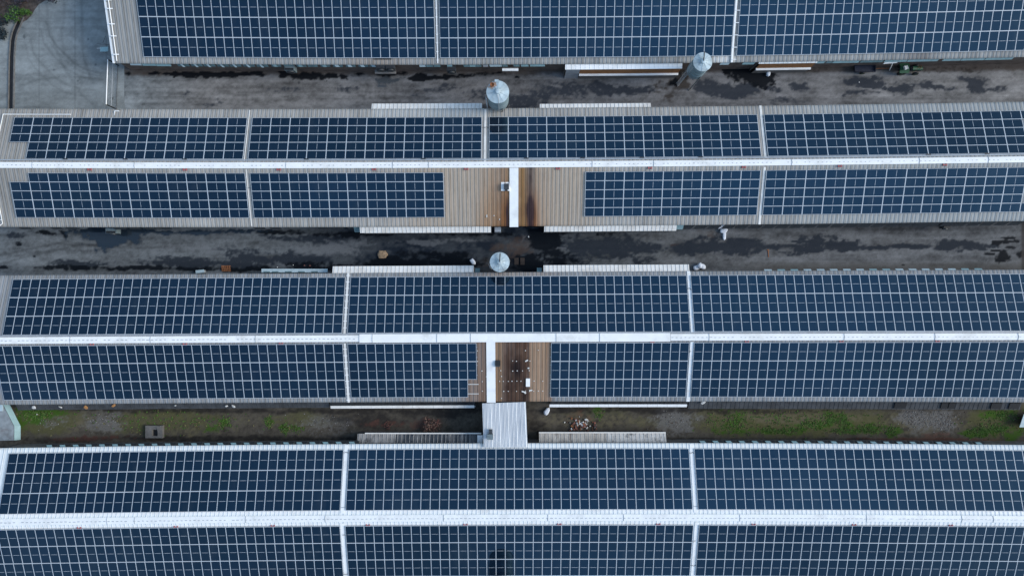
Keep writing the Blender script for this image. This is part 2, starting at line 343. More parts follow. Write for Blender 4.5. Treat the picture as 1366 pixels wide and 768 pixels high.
def laneB_col(px, py, X, Y):
    c = lerp3(np.ones(px.shape + (3,)) * np.array([.118, .128, .134]), (.120, .122, .124), sst(700, 1000, px))
    c, n, f, st = base_concrete(px, py, X, Y, c, 31, .60); r = np.full(px.shape, .8)
    c = lerp3(c, (.125, .115, .10), .6 * sst(345, 358, py) * sst(950, 1050, px))
    for pts, k in (([(0, 340), (40, 332), (90, 322), (150, 330), (230, 330)], .3), ([(0, 352), (40, 342), (80, 333), (130, 335)], .3), ([(60, 322), (100, 328), (112, 336)], .25), ([(0, 346), (50, 337), (110, 327)], .2)):
        d = seg_dist(px, py + 3 * (n - .5), pts); c = c * (1 - k * np.exp(-(d / 1.6) ** 2))[..., None]
    # general damp in the middle of the lane
    damp = sst(330, 520, px) * sst(790, 700, px)
    c = lerp3(c, (.014, .019, .027), np.clip(.98 * damp * (.35 + 1.0 * n + .35 * (f - .5) * 2), 0, 1)); r = r * (1 - .45 * damp)
    soft = [(800, 328, 70, 17, .9), (770, 345, 40, 12, .7), (860, 330, 40, 11, .8), (930, 329, 46, 11, 1.05), (985, 331, 28, 13, 1.1), (950, 322, 16, 8, .7), (1025, 329, 30, 5, .8), (1060, 332, 18, 6, .9),
            (1082, 322, 22, 7, 1), (1075, 332, 30, 6, 1), (1125, 327, 24, 8, 1.1), (1170, 330, 30, 3.5, .95), (1215, 328, 26, 3.5, .95), (1276, 327, 28, 8.5, 1.15), (1315, 328, 20, 2.5, .8),
            (250, 350, 70, 7, .85), (110, 352, 50, 6, .8), (390, 345, 60, 9, .9), (300, 330, 20, 6, .5), (330, 340, 40, 9, .6), (420, 318, 60, 6, .8), (120, 325, 20, 5, .4), (340, 350, 40, 8, .9), (205, 345, 20, 5, .6), (20, 312, 20, 5, .6), (860, 348, 26, 6, .6)]
    c, r = stain(c, r, blobs(px, py, soft), .45 * n + .55 * f, (.018, .023, .031), .93, .40, .60, .5)
    brn = [(690, 328, 26, 16, .8), (680, 338, 14, 12, .8), (665, 327, 6, 6, .7), (900, 325, 20, 3, .6), (640, 350, 40, 8, .5), (940, 313, 14, 5, .6)]
    c, r = stain(c, r, blobs(px, py, brn), f, (.075, .052, .040), .6, .4, .8)
    light = [(430, 330, 45, 9, .9), (470, 322, 30, 6, .7), (240, 332, 60, 7, .6), (140, 332, 50, 5, .5), (560, 323, 30, 3.5, .8), (620, 320, 40, 2.5, .7), (700, 318, 8, 10, .5), (1020, 315, 80, 5, .4), (745, 332, 14, 2, 1), (720, 328, 10, 1.6, 1)]
    c, r = stain(c, r, blobs(px, py, light), .5 * n + .5 * f, (.135, .142, .150), .62, .4, .7, .7)
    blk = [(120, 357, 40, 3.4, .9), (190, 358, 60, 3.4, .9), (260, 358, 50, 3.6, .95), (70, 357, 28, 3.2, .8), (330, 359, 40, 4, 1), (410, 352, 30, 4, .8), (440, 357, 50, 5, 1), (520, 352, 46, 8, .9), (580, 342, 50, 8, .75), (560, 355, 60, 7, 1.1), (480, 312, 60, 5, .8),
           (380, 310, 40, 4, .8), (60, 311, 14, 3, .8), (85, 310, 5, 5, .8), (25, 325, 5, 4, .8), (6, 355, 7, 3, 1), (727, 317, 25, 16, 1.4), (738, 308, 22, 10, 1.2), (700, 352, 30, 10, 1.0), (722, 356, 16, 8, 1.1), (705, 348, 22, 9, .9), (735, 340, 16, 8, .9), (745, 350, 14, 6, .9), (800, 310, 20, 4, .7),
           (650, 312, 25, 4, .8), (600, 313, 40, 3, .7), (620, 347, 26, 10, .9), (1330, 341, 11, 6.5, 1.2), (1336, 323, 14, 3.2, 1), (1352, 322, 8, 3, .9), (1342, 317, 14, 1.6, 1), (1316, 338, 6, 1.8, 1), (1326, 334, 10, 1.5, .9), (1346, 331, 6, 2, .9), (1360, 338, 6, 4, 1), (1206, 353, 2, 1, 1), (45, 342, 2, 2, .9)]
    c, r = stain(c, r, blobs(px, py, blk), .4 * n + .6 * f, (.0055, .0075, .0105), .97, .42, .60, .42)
    pud = [(152, 311, 56, 12, 1.25), (140, 322, 22, 11, 1.2), (172, 318, 24, 10, 1.1), (200, 309, 60, 4, .9), (280, 309, 70, 4, .85)]
    c, r = stain(c, r, blobs(px, py, pud), n, (.010, .019, .030), .96, .5, .62, .08)
    edge = sst(1361, 1364, px); c = lerp3(c, (.05, .045, .042), edge * .8)
    return c, r
def laneC_col(px, py, X, Y):
    c = np.ones(px.shape + (3,)) * np.array([.064, .057, .047])
    n = fbm(X * .5, Y * .7, 71, 5); f = fbm(X * 2.2, Y * 2.6, 81, 5); h = fbm(X * 6, Y * 6, 91, 3)
    global GRAIN
    GRAIN = .5 * fbm(X * 2.6, Y * 3.4, 95, 4) + .5 * h
    c = c * np.clip(.62 + 2.3 * (.4 * (n - .4) + .35 * (f - .45) + .4 * (h - .45)) + .45, .25, 2.2)[..., None]; r = np.full(px.shape, .95)
    olive = [(60, 560, 45, 20, 1), (215, 562, 110, 20, .8), (400, 560, 60, 16, .7), (800, 555, 60, 14, .6), (870, 563, 40, 12, .6), (1060, 562, 150, 20, 1.1), (1330, 565, 40, 22, 1)]
    c, r = stain(c, r, blobs(px, py, olive), .5 * n + .5 * f, (.082, .082, .034), .8, .35, .85)
    tan = [(1060, 555, 100, 10, .8), (830, 562, 60, 8, .6), (760, 560, 60, 8, .6), (1230, 565, 50, 16, .8), (120, 565, 40, 12, .5), (240, 575, 60, 8, .5)]
    c, r = stain(c, r, blobs(px, py, tan), f, (.125, .108, .072), .7, .4, .85)
    grey = [(135, 563, 22, 14, .9), (150, 555, 14, 8, .7), (900, 562, 26, 20, 1), (885, 550, 14, 8, .8), (1222, 558, 22, 18, 1.05), (1256, 562, 22, 16, 1), (70, 560, 20, 8, .6), (440, 565, 36, 16, .7), (345, 575, 10, 6, .4)]
    c, r = stain(c, r, blobs(px, py, grey), .5 * h + .5 * f, (.135, .132, .128), .8, .4, .85)
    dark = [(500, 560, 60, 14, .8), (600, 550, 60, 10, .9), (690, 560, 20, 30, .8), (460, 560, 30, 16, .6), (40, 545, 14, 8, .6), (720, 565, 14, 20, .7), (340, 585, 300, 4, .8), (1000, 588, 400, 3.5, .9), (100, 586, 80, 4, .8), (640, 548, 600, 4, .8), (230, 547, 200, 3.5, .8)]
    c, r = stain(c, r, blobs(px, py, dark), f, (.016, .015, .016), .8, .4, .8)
    red = [(575, 568, 24, 8, .9), (520, 566, 30, 6, .6), (1240, 586, 110, 3, 1), (120, 585, 60, 3.5, .7), (1250, 580, 20, 4, .7), (780, 560, 18, 8, .6)]
    c, r = stain(c, r, blobs(px, py, red), f, (.115, .055, .042), .6, .4, .8)
    moss = [(48, 552, 26, 10, 1.1), (28, 560, 8, 10, .8), (358, 562, 5, 9, .9), (381, 571, 6, 6, 1), (398, 572, 12, 5, .6), (300, 565, 8, 5, .8), (285, 572, 12, 5, .7), (800, 548, 6, 10, .8), (1085, 566, 14, 5, 1.1), (1110, 558, 12, 8, .9), (1125, 563, 8, 12, 1), (1160, 572, 16, 6, 1.2),
            (1055, 574, 14, 4, 1), (1130, 575, 24, 4, .9), (1030, 575, 20, 4, .8), (1190, 575, 8, 7, 1), (980, 560, 20, 10, .6), (1305, 575, 14, 6, 1.2), (1330, 572, 14, 6, .9), (1338, 553, 18, 6, .8), (1355, 580, 10, 10, .8), (985, 574, 30, 4, .7)]
    c, r = stain(c, r, blobs(px, py, moss), .4 * f + .6 * h, (.042, .090, .014), .9, .34, .66)
    return c, r
def far_col(px, py, X, Y):
    n = fbm(X * .05, Y * .05, 5, 4)
    return (np.ones(px.shape + (3,)) * np.array([.13, .13, .115])) * (.7 + .6 * n)[..., None], np.full(px.shape, .9)
# base sheet to the horizon (sparse outside, dense enough inside)
_ax = np.concatenate([[-1500, -600, -250], np.linspace(-120, 120, 49), [250, 600, 1500]])
_X, _Y = np.meshgrid(_ax, _ax); _c, _r = far_col(_X * 11.4 + CX, CY - _Y * 11.4, _X, _Y)
o = grid_mesh('ground', _X, _Y, np.zeros_like(_X) - .008, np.concatenate([_c, _r[..., None]], -1), 'ground'); o['kind'] = 'structure'
sheet('concrete_yard', -60, -60, 165.8, 165, 0.0, .13, yard_col)
sheet('concrete_lane', 166, 60, 1460, 170, 0.0, .13, laneA_col)
sheet('wet_lane', -60, 285, 1460, 385, 0.0, .13, laneB_col)
sheet('dirt_path', -60, 515, 1460, 620, 0.0, .13, laneC_col)
# ================================================================== BARNS
class Barn:
    def __init__(s, ze, zr, n, r, so, gx0, gx1):
        s.ze, s.zr, s.pn, s.pr, s.ps = ze, zr, n, r, so
        s.x0 = (gx0 - CX) * (HC - ze) / F; s.x1 = (gx1 - CX) * (HC - ze) / F
    def _y(s, poly, z, X):
        u = X * F / (HC - z) / 683.0
        uu = np.clip(u, -1.05, 1.05) if isinstance(u, np.ndarray) else max(-1.05, min(1.05, u))
        return -(poly[0] + poly[1] * u + poly[2] * uu * uu - CY) * (HC - z) / F
    def eave(s, side, X): return s._y(s.pn if side == 'N' else s.ps, s.ze, X)
    def ridge(s, X): return s._y(s.pr, s.zr, X)
    def slen(s, side): return math.hypot(abs(s.eave(side, 0.0) - s.ridge(0.0)), s.zr - s.ze)
    def nrm(s, side):
        w = abs(s.eave(side, 0.0) - s.ridge(0.0)); h = s.zr - s.ze; l = math.hypot(w, h)
        return Vector((0, h / l if side == 'N' else -h / l, w / l))
    def pt(s, side, X, t, h=0.0):          # t: 0 at the eave, 1 at the ridge, h: height above the sheet
        e = s.eave(side, X); r = s.ridge(X)
        return Vector((X, e + (r - e) * t, s.ze + (s.zr - s.ze) * t)) + s.nrm(side) * h
    def t_at(s, side, py, px=683.0, h=0.0):  # slope fraction that shows at a photo row
        lo, hi = -.4, 1.4
        up = topx(s.pt(side, 0, 1, h))[1] > topx(s.pt(side, 0, 0, h))[1]
        for _ in range(40):
            md = (lo + hi) / 2; X = (px - CX) * (HC - s.ze) / F
            y = topx(s.pt(side, X, md, h))[1]
            if (y < py) == up: lo = md
            else: hi = md
        return (lo + hi) / 2
    def X_at(s, px, t, h=0.0): return (px - CX) * (HC - (s.ze + (s.zr - s.ze) * t) - h) / F
B = {
 1: Barn(3.3, 5.2, (-108, -3.2, -7.0), (-10.5, -3.2, -6.6), (86.0, -3.2, -6.6), 152, 1450),
 2: Barn(3.3, 5.05, (144.5, -4.6, -4.0), (219.6, -3.7, -3.1), (301.8, -3.9, -3.1), -12, 1450),
 3: Barn(3.3, 5.2, (363.0, -3.75, .45), (450.4, -2.7, 1.0), (535.3, -1.6, 2.7), -3, 1450),
 4: Barn(3.3, 5.3, (591.0, -2.1, 4.4), (690.3, -2.0, 4.1), (773.5, -1.5, 5.0), -4, 1450),
}
BLAB = {
 1: 'grey-roofed barn with pale teal shutters, cut by the top edge of the photo',
 2: 'barn with bright ridge and light brown rusty roof patch split by a white strip',
 3: 'long barn with dark scorched brown roof patch bearing a white strip and loose bolts',
 4: 'barn with the whitest roof and broad ribbed ridge, along the bottom of the photo',
}
ROOT = {}
for k, b in B.items():
    ROOT[k] = empty('barn', (b.X_at(683, 1), b.ridge(0.0), 0), BLAB[k], 'barn', 'long parallel barns with solar roofs')

def roof_color(k, side, X, T, rib, seed):
    """albedo of the sheets: sheet-to-sheet tone, run-off streaks, rust and soot"""
    b = B[k]
    sh = np.floor(X / .9); sv = _h(sh.astype(int), np.full_like(sh, seed).astype(int), 5)
    st = fbm(X * 2.2, T * 1.2, seed + 1, 4); n = fbm(X * .18, T * 1.5, seed + 2, 4); f = fbm(X * 1.4, T * 9, seed + 3, 4)
    base = {1: (.33, .33, .32), 2: (.39, .375, .35), 3: (.30, .305, .31), 4: (.74, .78, .79)}[k]
    amp = .10 if k == 4 else .36
    g = 1 - amp + 2 * amp * (.22 * sv + .38 * st + .25 * n + .15 * f)
    c = np.ones(X.shape + (3,)) * np.array(base) * g[..., None]
    px = CX + X * F / (HC - b.ze - (b.zr - b.ze) * T)
    if k == 2:
        c = lerp3(c, (.36, .38, .38), .7 * sst(1000, 1150, px)); c = c * (1 - .12 * (1 - sst(0, 260, px)))[..., None]
        if side == 'N':
            c = lerp3(c, (.50, .50, .48), .75 * sst(496, 500, px) * sst(650, 642, px) * sst(.28, .1, T))
        else:
            z = sst(480, 600, px) * sst(830, 760, px)
            c = lerp3(c, (.42, .335, .255), z * .75 * (.6 + .7 * st))
            dx = np.abs(px - 683)
            c = lerp3(c, (.33, .17, .075), np.clip(1.15 * sst(66, 8, dx) * (.30 + .75 * st) * (.5 + .6 * (1 - T)), 0, .92))
            c = lerp3(c, (.30, .115, .04), np.clip((np.exp(-((px - 674) / 6) ** 2) + np.exp(-((px - 711) / 6) ** 2)) * sst(.8, .1, T), 0, .9))
            c = lerp3(c, (.30, .17, .065), .85 * np.exp(-((px - 697) / 4.5) ** 2))
            c = lerp3(c, (.16, .085, .045), np.clip(sst(34, 12, dx) * .7 * (.3 + f) * (1 - .5 * T), 0, .7))
            soot = 1.25 * np.exp(-((px - 707.5) / 5.2) ** 2) * (.55 + .7 * np.exp(-((T - .25) / .2) ** 2)) * (.75 + .8 * f) + 1.1 * np.exp(-((px - 677) / 2.4) ** 2) * sst(.62, .2, T) * (.5 + .9 * f)
            c = lerp3(c, (.035, .025, .032), np.clip(soot, 0, .93))
    if k == 3 and side == 'S':
        z = sst(598, 640, px) * sst(742, 732, px)
        c = lerp3(c, (.21, .125, .080), np.clip(z * (.50 + .6 * st), 0, .93))
        c = lerp3(c, (.085, .048, .034), np.clip(sst(668, 676, px) * sst(712, 705, px) * (.45 + .7 * f), 0, .9))
        c = lerp3(c, (.40, .27, .18), np.clip(sst(704, 709, px) * sst(738, 730, px) * (.35 + .7 * sv), 0, .9))
        c = lerp3(c, (.27, .17, .10), np.clip(sst(660, 662, px) * sst(672, 669, px) * .7, 0, 1))
        soot = np.exp(-((px - 689) / 9) ** 2 - ((T - .52) / .17) ** 2) + .9 * np.exp(-((px - 699) / 5) ** 2 - ((T - .12) / .2) ** 2) + .5 * np.exp(-((px - 682) / 14) ** 2 - ((T - .2) / .3) ** 2)
        c = lerp3(c, (.022, .017, .018), np.clip(soot * (.55 + .7 * f), 0, .93))
    if k == 3 and side == 'N':
        c = lerp3(c, (.32, .27, .24), .6 * sst(600, 640, px) * sst(760, 720, px))
    if k == 1:
        c = lerp3(c, (.27, .20, .15), .55 * np.exp(-((px - 500) / 40) ** 2) * sst(.3, .0, T) * (.4 + st))
        c = lerp3(c, (.16, .14, .135), .6 * (np.exp(-((px - 1225) / 22) ** 2)) * (.4 + st))
        c = lerp3(c, (.62, .62, .60), sst(951, 953, px) * sst(981, 979, px) * sst(.16, .14, T))
    if k == 4:
        c = lerp3(c, (.50, .50, .48), .6 * sst(560, 600, px) * sst(660, 640, px) * sst(.2, .05, T) * st if side == 'N' else np.zeros_like(X))
    # grime in the seams between sheets
    c = c * (1 - rib * ({4: .26}.get(k, .60)) * (.5 + .8 * fbm(X * 3, T * 5, seed + 9, 3)))[..., None]
    return np.concatenate([c, np.full(X.shape + (1,), .62 if k != 4 else .5)], -1)

for k, b in B.items():
    pitch = .47; nr = int((b.x1 - b.x0) / pitch); xs = []; hs = []; rb = []
    for i in range(nr):
        x = b.x0 + i * pitch
        for dx, h, q in ((0, 0, 1.0), (.05, 0, .9), (.10, 0, .1), (.22, 0, 0), (.35, 0, .1), (.39, .035, .1), (.44, .035, .4)):
            xs.append(x + dx); hs.append(h); rb.append(q if i % 2 == 0 or dx > .1 else q * .75)
    xs.append(b.x1); hs.append(0); rb.append(.3)
    xs = np.array(xs); hs = np.array(hs); rb = np.array(rb)
    for side in 'NS':
        nt = 26; ts = np.linspace(0, 1, nt)
        X, T = np.meshgrid(xs, ts); H = np.tile(hs, (nt, 1)); RB = np.tile(rb, (nt, 1))
        e = b.eave(side, X); r = b.ridge(X); n = b.nrm(side)
        Y = e + (r - e) * T + n.y * H; Z = b.ze + (b.zr - b.ze) * T + n.z * H
        c = roof_color(k, side, X, T, RB, 100 * k + (7 if side == 'N' else 57))
        # rolled lower lip of the sheets
        X = np.vstack([X[:1], X]); Y = np.vstack([Y[:1], Y]); Z = np.vstack([Z[:1] - .09, Z]); c = np.concatenate([c[:1], c], 0)
        if side == 'N': X, Y, Z, c = X[:, ::-1], Y[:, ::-1], Z[:, ::-1], c[:, ::-1]
        grid_mesh('roof_slope', X, Y, Z, c, 'roof', ROOT[k])
    # walls (follow the line of the eaves) with gables
    w = MB(); ins = .28; segs = np.linspace(b.x0 + .15, b.x1 - .15, 25); wm = 'brownwall' if k == 1 else 'greywall'
    for side, sg in (('N', -1), ('S', 1)):
        for a, c2 in zip(segs[:-1], segs[1:]):
            ya, yb = b.eave(side, a) + sg * ins, b.eave(side, c2) + sg * ins
            q = [(a, ya, 0), (c2, yb, 0), (c2, yb, b.ze - .05), (a, ya, b.ze - .05)]
            w.face(q if side == 'S' else q[::-1], wm)
    for X, fl in ((segs[0], 1), (segs[-1], -1)):
        yn, ys, yr = b.eave('N', X) - ins, b.eave('S', X) + ins, b.ridge(X)
        q = [(X, yn, 0), (X, ys, 0), (X, ys, b.ze - .05), (X, yr, b.zr - .1), (X, yn, b.ze - .05)]
        w.face(q if fl > 0 else q[::-1], wm)
    w.build('wall', ROOT[k])
    # underside lining, closes the roof from below
    l = MB()
    for a, c2 in zip(segs[:-1], segs[1:]):
        for side in 'NS':
            q = [b.pt(side, a, 0, -.07), b.pt(side, c2, 0, -.07), b.pt(side, c2, 1, -.07), b.pt(side, a, 1, -.07)]
            l.face(q, 'dark')
    l.build('roof_lining', ROOT[k])
    # gable trim
    g = MB()
    for side in 'NS':
        X = b.x0
        g.slab([b.pt(side, X - .12, 0, .06), b.pt(side, X + .1, 0, .06), b.pt(side, X + .1, 1, .06), b.pt(side, X - .12, 1, .06)] if side == 'S' else
               [b.pt(side, X + .1, 0, .06), b.pt(side, X - .12, 0, .06), b.pt(side, X - .12, 1, .06), b.pt(side, X + .1, 1, .06)], .14, 'white' if k in (1, 4) else 'galv')
    g.build('gable_trim', ROOT[k])

def strip_on(k, mb, side_lo, side_hi, h, m, px0=None, px1=None, n=24, X0=None, X1=None):
    """a raised strip running along the barn between two slope positions (side, t)"""
    b = B[k]
    xa = X0 if X0 is not None else b.X_at(px0, .5); xb = X1 if X1 is not None else b.X_at(px1, .5)
    xs = np.linspace(xa, xb, n)
    for a, c in zip(xs[:-1], xs[1:]):
        lo = [b.pt(side_lo[0], float(a), side_lo[1], h), b.pt(side_lo[0], float(c), side_lo[1], h)]
        hi = [b.pt(side_hi[0], float(c), side_hi[1], h), b.pt(side_hi[0], float(a), side_hi[1], h)]
        q = lo + hi
        if (q[1] - q[0]).cross(q[2] - q[0]).z < 0: q = q[::-1]
        mb.slab(q, h + .01 if h < .2 else .06, m)
def ridge_cap(k, hw, m, h, px0, px1, name='ridge_cap', dash=None, joints=(), ribs=False):
    b = B[k]; mb = MB(); x0, x1 = b.X_at(px0, 1), b.X_at(px1, 1); n = max(3, int((x1 - x0) / 4.5))
    tN = 1 - hw / b.slen('N'); tS = 1 - hw / b.slen('S'); xs = np.linspace(x0, x1, n)
    for a, c in zip(xs[:-1], xs[1:]):
        a, c = float(a), float(c); up = Vector((0, 0, h + .02))
        A = [b.pt('S', a, tS, h), b.pt('S', c, tS, h), b.pt('S', c, 1, 0) + up, b.pt('S', a, 1, 0) + up]
        C = [b.pt('N', c, tN, h), b.pt('N', a, tN, h), b.pt('N', a, 1, 0) + up, b.pt('N', c, 1, 0) + up]
        mb.face(A, m); mb.face(C, m)
        for q in ((A[0], A[1]), (C[0], C[1])):
            mb.face([q[0] - Vector((0, 0, h)), q[1] - Vector((0, 0, h)), q[1], q[0]], m)
    o = mb.build(name, ROOT[k])
    if dash:   # row of closure gaps showing along the crest
        d = MB(); x = x0 + .2
        while x < x1 - .3:
            if random.random() < dash[1]:
                p = b.pt('S', x, 1, 0) + Vector((0, -.02 + random.uniform(-.02, .02), h + .018)); L = dash[0] * random.uniform(.7, 1.2)
                d.box(p, (L, .07, .02), 'galv')
            x += dash[2]
        d.build('closure_slot', o)['kind'] = 'stuff'
    if ribs:
        d = MB(); x = x0 + .2
        while x < x1 - .2:
            for sd, tt in (('N', tN), ('S', tS)):
                d.tube([b.pt(sd, x, tt, h + .004), b.pt(sd, x, .995, h + .004)], .018, 'white', 5)
            x += .47
        d.build('ridge_rib', o)['kind'] = 'stuff'
    for pxj in joints:
        X = b.X_at(pxj, 1); d = MB()
        for sd, tt in (('N', tN), ('S', tS)):
            d.tube([b.pt(sd, X, tt, h + .015), b.pt(sd, X, 1, 0) + Vector((0, 0, h + .04))], .028, 'galv', 6)
        d.build('joint_cover', o)
    return o
ridge_cap(1, .45, 'white', .07, 150, 1450)
ridge_cap(2, .30, 'white_clean', .12, -14, 1450, dash=(.14, .75, .47), joints=(44, 180, 382, 524, 572, 790, 872, 1056, 1226, 1318))
ridge_cap(3, .36, 'white_clean', .08, -5, 479, dash=(.26, .95, .47), joints=(94, 201, 341))
ridge_cap(3, .44, 'white_clean', .14, 479.5, 894, joints=(497, 583, 628, 742, 800))
ridge_cap(3, .36, 'white_clean', .08, 894.5, 1450, dash=(.2, .9, .47), joints=(946, 1126, 1247, 1358))
ridge_cap(4, .36, 'white', .06, -6, 1450, dash=(.24, .95, .47), joints=(0, 143, 180, 328, 434, 592, 731, 832, 987, 1156, 1283, 1325))
# raised ribbed lap strips either side of the white ridge of the lowest barn
for side in 'NS':
    mb = MB(); b = B[4]; x = b.x0 + .3
    while x < b.x1 - .4:
        q = [b.pt(side, x, .872, .012), b.pt(side, x + .40, .872, .012), b.pt(side, x + .40, .932, .012), b.pt(side, x, .932, .012)]
        mb.slab(q if side == 'S' else [q[1], q[0], q[3], q[2]], .02, 'white_clean'); x += .47
    mb.build('ridge_flashing', ROOT[4])
# small red roof-anchor brackets under the ridges
def brackets(k, lst, t):
    b = B[k]
    for px in lst:
        X = b.X_at(px, t); m = MB(); p = b.pt('S', X, t, .07)
        m.box(p + Vector((-.17, 0, 0)), (.09, .26, .10), 'red'); m.box(p + Vector((.17, 0, 0)), (.09, .26, .10), 'red'); m.box(p + Vector((0, -.03, .01)), (.28, .09, .07), 'red')
        m.build('roof_bracket', ROOT[k])
brackets(2, (120, 247, 372, 499, 622, 744, 867, 992, 1120, 1260), .935)
brackets(3, (123, 247, 375, 870, 996, 1122, 1250), .93)
brackets(4, (106, 235, 364, 491, 621, 746, 878, 1005, 1139, 1268), .90)

# ---- cable trays and strips that run up the slope between the arrays
def slope_strip(k, side, px, t0, t1, w, h, m, name='cable_tray', px_t=0.0, rungs=None, ref=None, stub=None):
    b = B[k]; X = b.X_at(px, px_t); mb = MB()
    q = [b.pt(side, X - w / 2, t0, h), b.pt(side, X + w / 2, t0, h), b.pt(side, X + w / 2, t1, h), b.pt(side, X - w / 2, t1, h)]
    if side == 'N': q = [q[1], q[0], q[3], q[2]]
    mb.slab(q, max(.03, h - .005), m)
    o = mb.build(name, ROOT[k])
    if rungs:
        r = MB(); t = t0 + .04
        while t < t1 - .02:
            r.box(b.pt(side, X + rungs[1], t, h + .012), (rungs[0], .07, .04), rungs[2]); t += rungs[3]
        r.build('tray_clip', o)
    return o
slope_strip(1, 'S', 975.6, .0, 1, .20, .16, 'white_clean', rungs=(.5, .22, 'white', .17))
slope_strip(1, 'S', 951 + 25, .015, .075, .12, .05, 'white_clean', name='cable_bracket')
slope_strip(1, 'S', 584, .02, 1, .10, .06, 'white', rungs=(.22, 0, 'white_clean', .12))
for side in 'NS':
    slope_strip(3, side, 464.8 if side == 'N' else 465.2, .0, .93, .24, .06, 'offwhite', rungs=(.42, 0, 'white_clean', .10))
    slope_strip(3, side, 918.4 if side == 'N' else 917.6, .0, .93, .36, .05, 'white', rungs=(.44, 0, 'offwhite', .13))
    slope_strip(4, side, 462.2 if side == 'N' else 461.7, .01, .93, .40, .05, 'white_clean')
    slope_strip(4, side, 922.3 if side == 'N' else 923.6, .01, .93, .44, .05, 'white_clean')
    slope_strip(2, side, 1014.2 if side == 'N' else 1013, .0, .93, .26, .04, 'offwhite')
    slope_strip(2, side, 333.4 if side == 'N' else 335.8, .02, .93, .10, .05, 'offwhite')
slope_strip(2, 'N', 647.6, .02, .95, .22, .05, 'offwhite')
for k, side, px, t in ((4, 'N', 461, .11), (4, 'S', 461, .2 + .55), (4, 'N', 922.5, .13), (4, 'S', 924, .64), (3, 'N', 918, .27), (3, 'S', 917.5, .78), (2, 'S', 335, .64), (2, 'N', 648, .35), (4, 'S', 461, .12), (4, 'S', 924, .25)):
    b = B[k]; X = b.X_at(px, t); mb = MB()
    mb.tube([b.pt(side, X - .3, t, .1), b.pt(side, X - .12, t + .01, .14), b.pt(side, X + .1, t - .006, .13), b.pt(side, X + .3, t + .012, .1)], .022, 'black', 6)
    mb.build('black_cable', ROOT[k])
# white cover strip and the small hatches in the brown patches
slope_strip(2, 'S', 685.6, -.01, .95, .98, .10, 'white', name='cover_sheet', px_t=.5)
slope_strip(3, 'S', 655, -.01, .95, .98, .10, 'white', name='cover_sheet', px_t=.5)
b = B[2]; t = b.t_at('S', 248.5); p = b.pt('S', b.X_at(674.2, t), t, .06); mb = MB(); mb.box(p, (.95, 1.0, .12), 'white_clean'); o = mb.build('roof_hatch', ROOT[2])
mb = MB(); mb.box(p + Vector((.12, -.05, .2)), (.55, .62, .36), 'dark'); mb.box(p + Vector((.1, -.42, .12)), (.3, .2, .2), 'dark'); mb.build('vent_box', o)
b = B[3]; t = b.t_at('S', 484); p = b.pt('S', b.X_at(664, t), t, .12); mb = MB(); mb.box(p, (.5, .72, .26), 'dark'); mb.box(p + Vector((0, .05, .17)), (.6, .5, .08), 'black'); mb.build('roof_vent', ROOT[3])
t = b.t_at('S', 509.5); p = b.pt('S', b.X_at(704.3, t), t, .10)
mb = MB(); mb.box(p, (.46, .95, .10), 'white_clean', mtx=Matrix.Rotation(R(14), 4, 'X')); mb.build('white_patch_sheet', ROOT[3])
# bolts and feet left from removed panels
for t, lst in ((b.t_at('S', 494), (643, 668, 684, 690, 697, 706)), (b.t_at('S', 508), (643.5, 666.5, 671.5, 678, 683, 689.5, 695, 706, 712.5, 724)), (b.t_at('S', 521), (643.5, 672, 678, 689, 701, 706.5, 712, 718, 724)),
               (b.t_at('S', 481), (637, 684, 689, 707)), (b.t_at('S', 467), (637, 701, 718)), (b.t_at('S', 501.5), (669, 649)), (b.t_at('S', 531), (669,))):
    for px in lst:
        mb = MB(); mb.box(b.pt('S', b.X_at(px, t), t + random.uniform(-.004, .004), .06), (.07 + random.random() * .05, .08, .07), 'offwhite'); mb.build('mounting_foot', ROOT[3])
for px, py, w, rz in ((702.5, 480.6, .35, .5), (705, 490.5, .2, 0), (698.5, 522, .45, -.3), (700.8, 523.5, .2, .9), (708, 520, .35, .1)):
    t = b.t_at('S', py); mb = MB(); mb.box(b.pt('S', b.X_at(px, t), t, .08), (w, .14, .05), 'paper', rz); mb.build('torn_flashing', ROOT[3])
for py in (511.8, 524.4):
    t = b.t_at('S', py); mb = MB(); mb.box(b.pt('S', b.X_at(631.5, t), t, .08), (1.18, .07, .05), 'paper'); mb.build('mounting_rail', ROOT[3])
b = B[2]
for px, py in ((649.5, 288), (659, 287.5), (666.5, 292.5)):
    t = b.t_at('S', py); mb = MB(); mb.box(b.pt('S', b.X_at(px, t), t, .05), (.09, .3 if px < 650 else .12, .05), 'paper'); mb.build('torn_flashing', ROOT[2])
# conduit around the left-hand array of the second barn
mb = MB(); t = b.t_at('N', 153.2, 40); Xl, Xr = b.X_at(5, t), b.X_at(95, t)
mb.tube([b.pt('N', Xr, t, .1), b.pt('N', Xl, t, .1), b.pt('N', Xl, .93, .1)], .055, 'white_clean', 6)
mb.build('conduit', ROOT[2])
mb = MB(); Xl = b.X_at(4.4, .05)
mb.tube([b.pt('S', Xl - .6, .0, .1), b.pt('S', Xl, .06, .1), b.pt('S', Xl, .5, .1)], .05, 'white_clean', 6); mb.tube([b.pt('S', Xl - 1, .12, .1), b.pt('S', Xl, .12, .1)], .04, 'white', 6)
mb.build('conduit', ROOT[2])
t = b.t_at('N', 149, 157); mb = MB(); p = b.pt('N', b.X_at(156.5, t), t, .1); mb.box(p, (.5, .09, .08), 'white_clean'); mb.box(p + Vector((-.25, -.25, 0)), (.06, .5, .06), 'white_clean'); mb.build('cable_bracket', ROOT[2])
